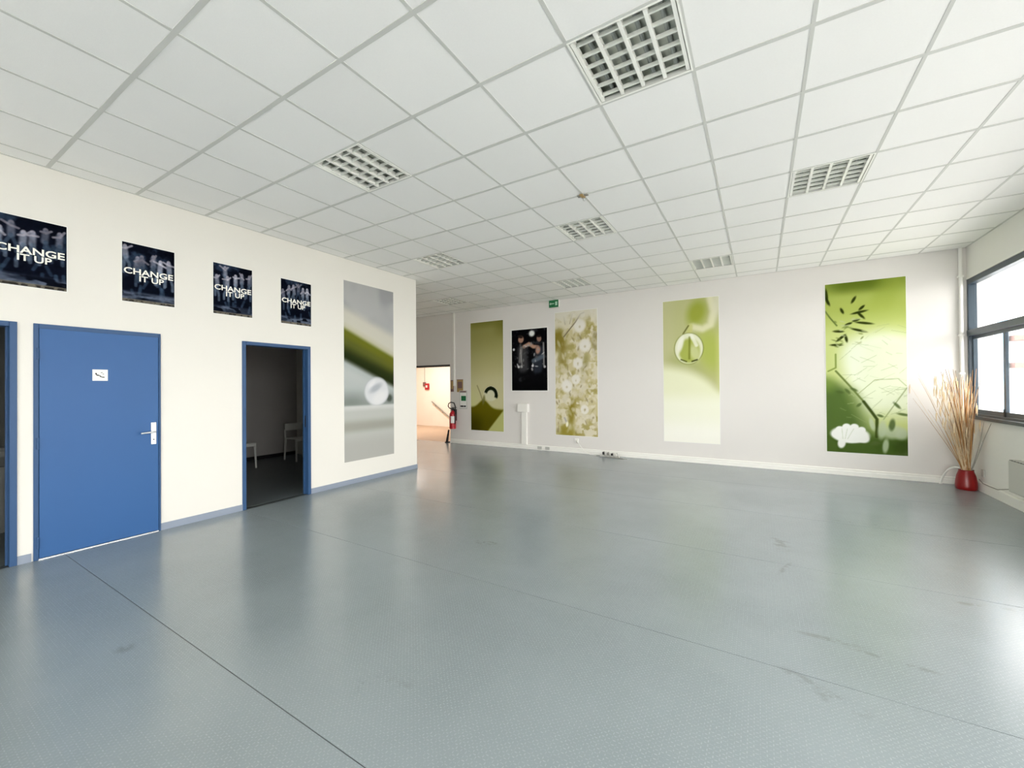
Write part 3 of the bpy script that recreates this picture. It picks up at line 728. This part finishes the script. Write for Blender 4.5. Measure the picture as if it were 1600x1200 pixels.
def blossom_print():
    cv = Canvas(0.99, 2.76, 100, 260); s, t = cv.s, cv.t; rng = np.random.RandomState(9)
    cv.fill((208, 198, 154)); n = vnoise(cv.X, cv.Y, 21, 5, 4); n2 = vnoise(cv.X, cv.Y, 27, 9, 3)
    cv.fill((176, 164, 104), sm(0.5, 0.72, n)); cv.fill((226, 219, 194), sm(0.45, 0.62, n2) * 0.95)
    cv.blob((132, 118, 40), 0.10, 0.22, 0.16, 0.22, 0, 0.6, 0.9); cv.blob((140, 126, 56), 0.18, 0.36, 0.12, 0.3, 0, 0.7, 0.7)
    cv.blob((136, 122, 40), 0.38, 0.83, 0.08, 0.32, 0.1, 0.6, 0.8); cv.blob((150, 138, 52), 0.28, 0.98, 0.25, 0.16, 0, 0.6, 0.8)
    cv.blob((150, 140, 80), 0.72, 0.42, 0.08, 0.22, 0.2, 0.6, 0.6); cv.blob((140, 130, 90), 0.95, 0.26, 0.06, 0.25, 0, 0.6, 0.6)
    for k in range(120):
        a, b = rng.rand(), rng.uniform(0.05, 0.97); g = rng.randint(-14, 10); p = 0.55 if b < 0.8 else 0.35
        cv.blob((226 + g, 219 + g, 196 + g), a, b, rng.uniform(.02, .06), rng.uniform(.03, .10), rng.uniform(-.7, .7), 0.5, p)
    for k in range(60):
        a, b = rng.rand(), rng.uniform(0.15, 0.99); cv.blob((138, 122, 84) if k % 2 else (170, 156, 100), a, b, rng.uniform(.01, .025), rng.uniform(.02, .07), rng.uniform(-.7, .7), 0.5, 0.55)
    for (a, b, rs, rt) in ((0.60, 0.12, 0.14, 0.20), (0.72, 0.28, 0.15, 0.19), (0.28, 0.60, 0.15, 0.18), (0.70, 0.79, 0.06, 0.15), (0.55, 0.42, 0.08, 0.2), (0.5, 0.55, 0.09, 0.14)):
        for k in range(6):
            w = k * math.pi / 3 + a; cv.blob((238, 234, 224), a + 0.055 * math.cos(w), b + 0.022 * math.sin(w), rs * .55, rt * .5, w, 0.45, 0.8)
        cv.blob((196, 186, 150), a, b + 0.01, rs * .16, rt * .14, 0, 0.6, 0.7)
    cv.line((120, 108, 84), [(0.70, 0.02), (0.62, 0.03), (0.50, 0.09), (0.32, 0.16), (0.22, 0.2)], 0.014, 0.85); cv.line((150, 140, 110), [(0.43, 0.02), (0.36, 0.10)], 0.01, 0.7)
    cv.line((168, 160, 136), [(0.22, 0.04), (0.25, 0.1)], 0.012, 0.6); cv.line((150, 150, 160), [(0.22, 0.86), (0.3, 0.92)], 0.018, 0.6); cv.blob((250, 246, 220), 0.28, 0.91, 0.03, 0.06, 0.1, 0.5)
    cv.fill((226, 222, 208), sm(0.13, 0.02, t + 0.04 * (n - 0.5)) * 0.8)
    return cv
place_print('tall_leaf_print', blossom_print(), (-3.962, YF, 3.135), (1, 0), 'tan and white blossom print beside the black sparring poster', 'print', 'tall nature prints', 0.01, gain=0.95)

def drop_print():
    cv = Canvas(0.985, 2.74, 100, 250); s, t = cv.s, cv.t
    cv.fill((194, 196, 142)); cv.fill((205, 203, 160), sm(0.35, 0.0, s) * 0.5)
    cv.blob((158, 168, 66), 0.62, 0.10, 0.16, 0.24, 0.25, 0.6, 0.95); cv.blob((180, 192, 92), 0.85, 0.36, 0.22, 0.42, -0.2, 0.7, 0.9)
    cv.line((236, 234, 200), [(0.84, -0.02), (0.92, 0.10), (0.86, 0.19), (0.72, 0.215), (0.55, 0.195)], 0.06, 0.85, 0.8); cv.fill((228, 226, 200), sm(0.80, 0.98, s) * sm(0.20, 0.05, t) * 0.9)
    cv.fill((220, 224, 150), sm(0.9, 1.0, s) * sm(0.2, 0.3, t) * 0.4)
    bd = 0.455 + 0.05 * s + 0.14 * s ** 3
    cv.fill((170, 178, 110), sm(0.10, 0.0, np.abs(t - bd + 0.03)) * sm(0.5, 0.15, np.abs(s - 0.42)) * 0.45)
    cv.fill((238, 240, 206), sm(-0.045, 0.06, t - bd)); cv.fill((246, 247, 226), sm(0.62, 0.75, t)); cv.fill((252, 251, 240), sm(0.78, 0.95, t))
    cx, cy = 0.47, 0.345
    cv.line((206, 208, 130), [(0.50, 0.19), (0.47, 0.27)], 0.05, 0.8); cv.line((104, 104, 50), [(0.47, 0.185), (0.37, 0.24)], 0.014, 0.8)
    cv.blob((120, 128, 56), cx, cy, 0.262, 0.305, 0, 0.04); cv.blob((236, 238, 208), cx, cy, 0.25, 0.295, 0, 0.05); cv.blob((176, 186, 92), cx + 0.01, cy + 0.015, 0.185, 0.235, 0, 0.18)
    cv.blob((208, 214, 150), cx + 0.11, cy + 0.03, 0.08, 0.16, -0.2, 0.5); cv.line((120, 128, 46), [(cx + 0.02, cy - 0.08), (cx + 0.01, cy + 0.07)], 0.018, 0.7)
    cv.line((70, 78, 26), [(cx - 0.14, cy + 0.075), (cx - 0.04, cy + 0.09)], 0.012, 0.9); cv.line((60, 66, 22), [(cx + 0.06, cy + 0.09), (cx + 0.15, cy + 0.08)], 0.014, 0.9)
    cv.blob((250, 250, 236), cx - 0.15, cy - 0.03, 0.05, 0.16, 0.25, 0.5, 0.9); cv.line((250, 250, 236), [(cx + 0.05, cy - 0.09), (cx + 0.14, cy - 0.02)], 0.03, 0.8)
    return cv
place_print('tall_leaf_print', drop_print(), (-1.617, YF, 3.118), (1, 0), 'pale green print of a hanging water drop at the middle of the end wall', 'print', 'tall nature prints', 0.008, gain=0.93)

def grass_print():
    cv = Canvas(0.985, 2.745, 130, 300); s, t = cv.s, cv.t; rng = np.random.RandomState(17)
    cv.fill((176, 190, 96)); cv.fill((70, 88, 16), sm(0.09, 0.0, t) * sm(0.5, 0.15, np.abs(s - 0.42)) * 0.95); cv.fill((120, 140, 46), sm(0.10, 0.0, t) * 0.6)
    cv.fill((206, 218, 140), sm(0.14, 0.34, t)); cv.fill((150, 168, 62), sm(0.25, 0.06, np.abs(s - 0.85 + t)) * sm(0.25, 0.05, t) * 0.4)
    wm = np.exp(-(((s - 0.72) / 0.50) ** 2 + ((t - 0.50) / 0.20) ** 2)); cv.fill((244, 250, 226), sm(0.15, 0.62, wm)); cv.fill((238, 246, 214), sm(0.3, 0.55, s) * sm(0.3, 0.4, t) * sm(0.85, 0.7, t))
    cv.fill((240, 248, 222), np.exp(-(((s - 0.38) / 0.16) ** 2 + ((t - 0.42) / 0.08) ** 2)))
    n = vnoise(cv.X, cv.Y, 6, 3, 3)
    cv.fill((88, 112, 54), sm(0.58, 0.70, t + 0.16 * (0.25 - s) + 0.05 * n) * sm(0.52, 0.12, s - (t - 0.62) * 1.0)); cv.fill((130, 158, 70), sm(0.53, 0.6, t) * sm(0.2, 0.0, s) * sm(0.68, 0.6, t) * 0.7)
    cv.fill((74, 98, 40), sm(0.84, 0.93, t)); cv.fill((96, 112, 62), sm(0.5, 0.62, n) * sm(0.86, 0.95, t) * 0.8)
    for k in range(70):                     # fine stalks and seed heads, out of focus
        a, b = rng.uniform(0.15, 1.0), rng.uniform(0.26, 0.80); L = rng.uniform(0.05, 0.22); w = rng.uniform(-0.9, 0.9)
        cv.line((164, 180, 126) if k % 3 else (200, 210, 170), [(a, b), (a + L * math.cos(w), b + L * math.sin(w) * 0.36)], 0.0045, 0.42)
    cv.line((150, 168, 106), [(0.40, 0.66), (0.62, 0.575), (0.9, 0.57), (0.99, 0.61)], 0.006, 0.6); cv.line((140, 158, 100), [(0.72, 0.80), (1.0, 0.62)], 0.008, 0.6)
    stem = (104, 122, 58)
    cv.line(stem, [(0.0, 0.16), (0.06, 0.20), (0.15, 0.25)], 0.011, 0.9); cv.line((126, 146, 66), [(0.13, 0.42), (0.13, 0.50), (0.03, 0.52)], 0.012, 0.8)
    cv.line(stem, [(0.13, 0.52), (0.32, 0.615), (0.48, 0.70)], 0.014, 0.9); cv.line((58, 74, 26), [(0.48, 0.70), (0.57, 0.755), (0.64, 0.80), (0.635, 0.90)], 0.020, 0.95)
    dk = (42, 52, 14)
    for (a, b, L, w) in ((0.02, 0.07, 0.12, 1.5), (0.03, 0.10, 0.08, 1.2), (0.37, 0.105, 0.06, -1.1), (0.22, 0.165, 0.05, 1.2), (0.44, 0.18, 0.10, -0.2), (0.46, 0.20, 0.07, 0.9), (0.50, 0.245, 0.11, 0.2), (0.43, 0.285, 0.10, 0.35),
                         (0.20, 0.325, 0.08, -0.75), (0.27, 0.33, 0.06, 1.4), (0.30, 0.245, 0.05, -0.4), (0.17, 0.285, 0.07, 0.1), (0.40, 0.225, 0.05, -0.3), (0.47, 0.155, 0.05, -0.8), (0.14, 0.365, 0.08, 0.05)):
        cv.blob(dk, a, b, L, 0.019, w, 0.4, 0.95)
    for k in range(26):
        a, b = rng.uniform(0.12, 0.5), rng.uniform(0.2, 0.38); cv.blob((190, 200, 150) if k % 2 else (120, 136, 70), a, b, rng.uniform(.02, .05), 0.011, rng.uniform(-1, 1), 0.5, 0.7)
    for (a, b, L, w) in ((0.18, 0.645, 0.05, 0.2), (0.28, 0.64, 0.05, 0.9), (0.36, 0.63, 0.05, 0.5), (0.42, 0.72, 0.04, -0.8), (0.88, 0.72, 0.06, 0.9), (0.95, 0.77, 0.07, 0.2), (0.80, 0.85, 0.05, 1.4), (0.68, 0.78, 0.04, 0.4)):
        cv.blob((84, 104, 52), a, b, L, 0.02, w, 0.5, 0.85)
    # white fan-shaped blossom and grey petals at the foot
    cv.blob((250, 252, 246), 0.30, 0.895, 0.245, 0.135, 0.06, 0.12); cv.blob((250, 252, 246), 0.45, 0.91, 0.10, 0.075, 0.5, 0.2)
    for (u, v, q) in ((0.12, 0.895, 0.055), (0.17, 0.865, 0.05), (0.26, 0.85, 0.055), (0.36, 0.85, 0.055), (0.45, 0.865, 0.05)): cv.blob((250, 252, 246), u, v, q, q, 0, 0.2)
    cv.blob((78, 102, 44), 0.42, 0.985, 0.21, 0.115, -0.08, 0.12); cv.blob((78, 102, 44), 0.05, 0.965, 0.075, 0.11, -0.3, 0.2)
    cv.blob((248, 250, 242), 0.195, 0.945, 0.05, 0.085, 0.15, 0.25)
    for u in (0.2, 0.27, 0.35): cv.line((206, 216, 190), [(u, 0.86), (0.22 + 0.4 * (u - 0.22), 0.92)], 0.005, 0.6)
    for (a, b, rs, rt, w) in ((0.70, 0.86, 0.05, 0.14, 0.1), (0.83, 0.87, 0.12, 0.10, -0.3), (0.93, 0.88, 0.07, 0.09, 0.2), (0.74, 0.95, 0.035, 0.11, 0.1), (0.58, 0.83, 0.03, 0.1, -0.2)):
        cv.blob((196, 210, 176), a, b, rs, rt, w, 0.4, 0.85)
    cv.blob((88, 108, 60), 0.82, 0.83, 0.035, 0.09, 0.1, 0.4, 0.9); cv.blob((60, 80, 30), 0.92, 0.955, 0.09, 0.10, 0.4, 0.6, 0.8)
    return cv
place_print('tall_leaf_print', grass_print(), (0.941, YF, 3.110), (1, 0), 'bright green print of grass seed heads and a white flower near the window', 'print', 'tall nature prints', 0.006, gain=0.86)

# ---------------------------------------------------------------- fittings on the end wall
cd = empty('cable_conduit', (-6.893, YF, 0)); tag(cd, 'white conduit running from the ceiling down beside the hall opening', 'conduit')
B(-0.024, 0.024, -0.03, 0, 1.50, ZC).build('channel', 'white_pl', cd, bevel=0.003)
for z in (1.9, 2.5, 3.1): B(-0.03, 0.03, -0.033, 0, z, z + 0.03).build('clip', 'white_pl', cd)
n1 = empty('brown_notice', (-6.965, YF, 1.5)); tag(n1, 'small dark brown framed notice left of the white conduit', 'notice')
B(-0.05, 0.045, -0.012, 0, -0.15, 0.155).build('frame', 'mauve', n1, bevel=0.002); B(-0.038, 0.034, -0.014, -0.011, -0.08, 0.13).build('paper', 'tan', n1)
n2 = empty('tan_notice', (-6.71, YF, 1.5)); tag(n2, 'tan paper notice right of the white conduit', 'notice')
B(-0.10, 0.10, -0.006, 0, -0.16, 0.17).build('board', 'tan', n2); B(-0.105, 0.105, -0.010, 0, 0.158, 0.17).build('clip_bar', 'mauve', n2)
B(-0.07, 0.07, -0.009, -0.005, -0.06, 0.11).build('picture', 'mauve', n2)
n3 = empty('evacuation_plan', (-6.605, YF, 1.14)); tag(n3, 'white evacuation plan with a green patch above the extinguisher', 'notice')
B(-0.125, 0.125, -0.008, 0, -0.24, 0.24).build('frame', 'grey_lt', n3, bevel=0.002); B(-0.105, 0.105, -0.011, -0.007, -0.215, 0.18).build('paper', 'paper', n3)
B(-0.06, 0.095, -0.013, -0.010, -0.03, 0.10).build('green_patch', 'green', n3); B(-0.09, 0.02, -0.013, -0.010, -0.19, -0.15).build('print_line', 'ink', n3); B(0.03, 0.09, -0.013, -0.010, -0.19, -0.15).build('print_line', 'ink', n3)
B(-0.10, 0.10, -0.013, -0.010, 0.195, 0.225).build('title_bar', 'mauve', n3)

ex = empty('fire_extinguisher', (-6.875, YF - 0.11, 0.385)); tag(ex, 'red fire extinguisher hung beside the hall opening', 'fire extinguisher')
MB().lathe([(0.078, 0), (0.084, 0.012), (0.084, 0.36), (0.078, 0.40), (0.05, 0.44), (0.03, 0.455), (0.026, 0.475)], 24).build('cylinder', 'red', ex, smooth=True)
MB().lathe([(0.0855, 0.0), (0.0855, 0.19)], 24).build('band', 'red', ex)
lb = MB()
for k in range(8):
    a0, a1 = -1.5 + k * 0.19, -1.5 + (k + 1) * 0.19
    lb.prism([(0.085 * math.cos(a0), 0.085 * math.sin(a0)), (0.087 * math.cos(a0), 0.087 * math.sin(a0)), (0.087 * math.cos(a1), 0.087 * math.sin(a1)), (0.085 * math.cos(a1), 0.085 * math.sin(a1))], 2, 0.15, 0.33)
lb.build('label_sheet', 'paper', ex)
MB().lathe([(0.028, 0.475), (0.034, 0.48), (0.034, 0.53), (0.02, 0.54)], 14).build('valve', 'black', ex, smooth=True)
B(-0.02, 0.13, -0.015, 0.015, 0.545, 0.56).build('lever', 'black', ex, bevel=0.004); B(-0.01, 0.11, -0.012, 0.012, 0.51, 0.525).build('carry_handle', 'black', ex, bevel=0.004)
MB().tube([(-0.03, 0, 0.52), (-0.10, 0, 0.53), (-0.15, 0, 0.58), (-0.13, 0, 0.655), (-0.05, 0, 0.69), (0.05, 0, 0.67), (0.105, -0.02, 0.58), (0.11, -0.03, 0.42), (0.105, -0.03, 0.22), (0.10, -0.03, 0.12)], 0.014, 8).build('hose', 'black', ex, smooth=True)
B(-0.05, 0.05, 0.08, 0.11, 0.2, 0.5).build('wall_bracket', 'black', ex)

dh = empty('door_holder', (-7.115, YF - 0.04, 0)); tag(dh, 'slim black door holder on the floor at the foot of the hall opening', 'door holder')
MB().prism([(-0.055, 0), (0.05, 0), (0.05, 0.025), (-0.04, 0.025)], 1, -0.05, 0.05).build('foot', 'black', dh, bevel=0.004)
MB().prism([(-0.045, 0.02), (0.012, 0.02), (0.062, 0.33), (0.035, 0.345), (0.012, 0.24)], 1, -0.02, 0.02).build('post', 'black', dh, bevel=0.004)

jb = empty('junction_box', (-4.775, YF, 0)); tag(jb, 'white junction box on a short vertical trunking under the sparring poster', 'junction box')
B(-0.15, 0.13, -0.09, 0, 0.865, 1.065).build('box', 'white_pl', jb, bevel=0.006); B(-0.14, 0.12, -0.096, -0.09, 0.875, 1.055).build('cover', 'white_pl', jb, bevel=0.004)
B(-0.06, 0.075, -0.055, 0, 0.104, 0.865).build('trunking', 'white_pl', jb, bevel=0.003)

xs = empty('exit_sign', (-3.965, YF, 3.25)); tag(xs, 'green emergency exit sign at the top of the end wall', 'exit sign')
B(-0.115, 0.125, -0.07, 0, 0, 0.172).build('case', 'white_pl', xs, bevel=0.004); B(-0.112, 0.122, -0.074, -0.069, 0.004, 0.168).build('green_panel', 'green', xs)
am = MB(); am.box(-0.075, 0.02, -0.076, -0.073, 0.078, 0.098)
am.prism([(-0.10, 0.088), (-0.062, 0.118), (-0.062, 0.058)], 1, -0.076, -0.073); am.build('arrow', 'green_lt', xs)
B(0.045, 0.095, -0.076, -0.073, 0.045, 0.13).build('door_symbol', 'green_lt', xs)

pl = empty('wall_socket', (-3.45, YF, 0.25)); tag(pl, 'white wall socket with an angled plug under the blossom print', 'socket')
B(-0.055, 0.04, -0.018, 0, -0.02, 0.065).build('plate', 'white_pl', pl, bevel=0.003)
MB().tube([(0.0, -0.018, 0.02), (0.03, -0.06, 0.0), (0.06, -0.07, -0.03)], [0.024, 0.024, 0.012], 10).build('plug', 'white_pl', pl, smooth=True)
MB().tube([(0.06, -0.07, -0.03), (0.12, -0.075, -0.10), (0.2, -0.08, -0.19), (0.34, -0.11, -0.243), (0.50, -0.16, -0.243)], 0.005, 6).build('cord', 'white_pl', pl, smooth=True)
ps = empty('power_strip', (-2.67, YF - 0.19, 0), -0.11); tag(ps, 'white power strip with dark plugs lying on the floor by the end wall', 'power strip')
B(-0.2, 0.22, -0.03, 0.03, 0, 0.038).build('body', 'grey_lt', ps, bevel=0.006)
for x, m_, hh in ((-0.13, 'black', 0.05), (-0.03, 'grey_cable', 0.045), (0.06, 'black', 0.035), (0.15, 'white_pl', 0.04)):
    pg = MB().lathe([(0.022, 0.038), (0.024, 0.038 + hh), (0.014, 0.046 + hh)], 12, (x, 0, 0)).build('plug', m_, ps, smooth=True)
    MB().tube([(x, 0, 0.044 + hh), (x + 0.03, -0.02, 0.06 + hh), (x + 0.06, -0.06, 0.03), (x + 0.12, -0.075, 0.006), (x + 0.26, -0.05, 0.006)], 0.005, 6).build('cord', 'grey_cable', pg)
MB().tube([(-0.2, 0, 0.02), (-0.26, -0.02, 0.008), (-0.31, 0.02, 0.006)], 0.006, 6).build('lead', 'grey_cable', ps)

pp = empty('corner_pipe', (2.505, YF, 0)); tag(pp, 'white vertical pipe in the corner between end wall and window', 'pipe')
MB().tube([(0, -0.035, 0.104), (0, -0.035, ZC)], 0.022, 12).build('pipe', 'white_pl', pp, smooth=True)
for z in (0.6, 1.6, 2.15, 3.0): B(-0.028, 0.028, -0.06, 0, z, z + 0.025).build('clip', 'white_pl', pp)

# ---------------------------------------------------------------- heater, pot with dry branches
ht = empty('panel_heater', (XR, 6.62, 0)); tag(ht, 'pale grey panel heater low on the window wall', 'heater')
B(-0.105, -0.012, -0.46, 0.46, 0.205, 0.565).build('body', 'heater', ht, bevel=0.008)
B(-0.098, -0.02, -0.45, 0.45, 0.565, 0.572).build('top_grille', 'black', ht)
for k in range(14):
    y = -0.43 + k * 0.064; B(-0.1, -0.02, y, y + 0.03, 0.572, 0.580).build('grille_bar', 'heater', ht)
B(-0.012, 0, -0.3, 0.3, 0.26, 0.5).build('wall_bracket', 'black', ht)
MB().tube([(-0.04, 0.46, 0.235), (-0.042, 0.66, 0.19), (-0.042, 0.90, 0.135), (-0.042, 1.12, 0.128), (-0.04, 1.30, 0.13), (-0.036, 1.42, 0.16)], 0.006, 6).build('power_cord', 'grey_cable', ht, smooth=True)
ws = empty('window_wall_socket', (XR, 8.02, 0.24)); tag(ws, 'small grey socket on the window wall behind the red pot', 'socket')
B(-0.012, 0, -0.04, 0.04, -0.04, 0.06).build('plate', 'grey_lt', ws, bevel=0.003)

PX, PY = 2.435, 8.10
pt = empty('red_plant_pot', (PX, PY, 0)); tag(pt, 'glossy red pot holding tall dry branches in the far right corner', 'plant pot')
MB().lathe([(0.098, 0), (0.108, 0.012), (0.110, 0.05), (0.106, 0.12), (0.095, 0.19), (0.078, 0.245), (0.074, 0.262), (0.078, 0.272), (0.070, 0.272), (0.066, 0.25), (0.01, 0.245)], 32).build('pot', 'pot', pt, smooth=True)
MB().lathe([(0.067, 0.248), (0.04, 0.252), (0.005, 0.254)], 20).build('soil', 'soil', pt, smooth=True)
db = empty('dry_branches', (PX, PY, 0.25)); tag(db, 'tall bundle of dry tan branches standing in the red pot', 'dried plant')
rng = random.Random(5)
def twig(dx, dy, h, wob, r0, base):
    pts = []
    for k in range(9):
        u = k / 8; pts.append((base[0] + dx * u ** 1.15 + wob * math.sin(u * 6 + dx * 9) * u, base[1] + dy * u ** 1.15 + wob * math.cos(u * 5 + dy * 7) * u, h * u))
    return pts, [r0 * (1 - 0.75 * k / 8) for k in range(9)]
RX = XR - PX - 0.02; 
def clampd(dx, dy):
    return min(dx, RX - 0.05), min(dy, YF - PY - 0.05)
for k in range(34):
    a = rng.uniform(-0.26, 0.12); b = rng.uniform(-0.25, 0.2); dx, dy = clampd(a, b)
    p, r = twig(dx, dy, rng.uniform(0.95, 1.42), rng.uniform(0.004, 0.014), rng.uniform(0.006, 0.0095), (rng.uniform(-.035, .035), rng.uniform(-.035, .035)))
    MB().tube(p, r, 6).build('branch', ('twig', 'twig_d', 'twig')[k % 3], db, smooth=True)
for (dx, dy, h) in ((-0.42, 0.10, 1.30), (-0.36, -0.05, 0.85), (-0.46, 0.2, 1.0)):
    p, r = twig(dx, dy, h, 0.01, 0.004, (-0.03, 0)); MB().tube(p, r, 6).build('branch', 'twig', db, smooth=True)
# two long bare stems leaning along the window wall up to the sill
MB().tube([(0.04, -0.02, 0.0), (0.065, -0.10, 0.22), (0.08, -0.20, 0.46), (0.085, -0.28, 0.70)], [0.006, 0.005, 0.004, 0.003], 6).build('branch', 'grey_cable', db, smooth=True)
MB().tube([(0.04, -0.03, 0.0), (0.065, -0.14, 0.22), (0.08, -0.30, 0.48), (0.085, -0.48, 0.70)], [0.006, 0.005, 0.004, 0.003], 6).build('branch', 'grey_cable', db, smooth=True)
fm = MB()
for k in range(110):
    dx, dy = clampd(rng.gauss(-0.10, 0.14), rng.gauss(0, 0.16)); h = rng.uniform(0.6, 1.38)
    p, r = twig(dx, dy, h, rng.uniform(0.004, 0.02), 0.0032, (rng.uniform(-.035, .035), rng.uniform(-.035, .035)))
    fm.tube(p, r, 4)
    if k % 2 == 0:
        e = p[-1]; fm.tube([(e[0], e[1], e[2] - 0.12), (e[0], e[1], e[2] - 0.03), (e[0] + .004, e[1], e[2] + 0.02)], [0.004, 0.008, 0.002], 5)
tag(fm.build('fine_straw', 'straw', db, smooth=True), 'pale fine straw among the branches', None, None, 'stuff')
wt = empty('white_tube', (2.245, 8.385, 0)); tag(wt, 'white bent plastic tube arching from the red pot to the floor', 'tube')
arc = []
for k in range(15):
    u = k / 14
    arc.append((0.015 + 0.125 * u ** 1.2, -0.25 * u ** 1.2, 0.02 + 0.265 * math.sin(min(1.0, u * 1.12) * math.pi / 2) ** 0.85))
MB().tube(arc, 0.014, 10).build('tube', 'white_pl', wt, smooth=True)
MB().tube([arc[0], (arc[0][0] - 0.003, arc[0][1] + 0.003, 0.0)], 0.017, 10).build('end_cap', 'white_pl', wt, smooth=True)
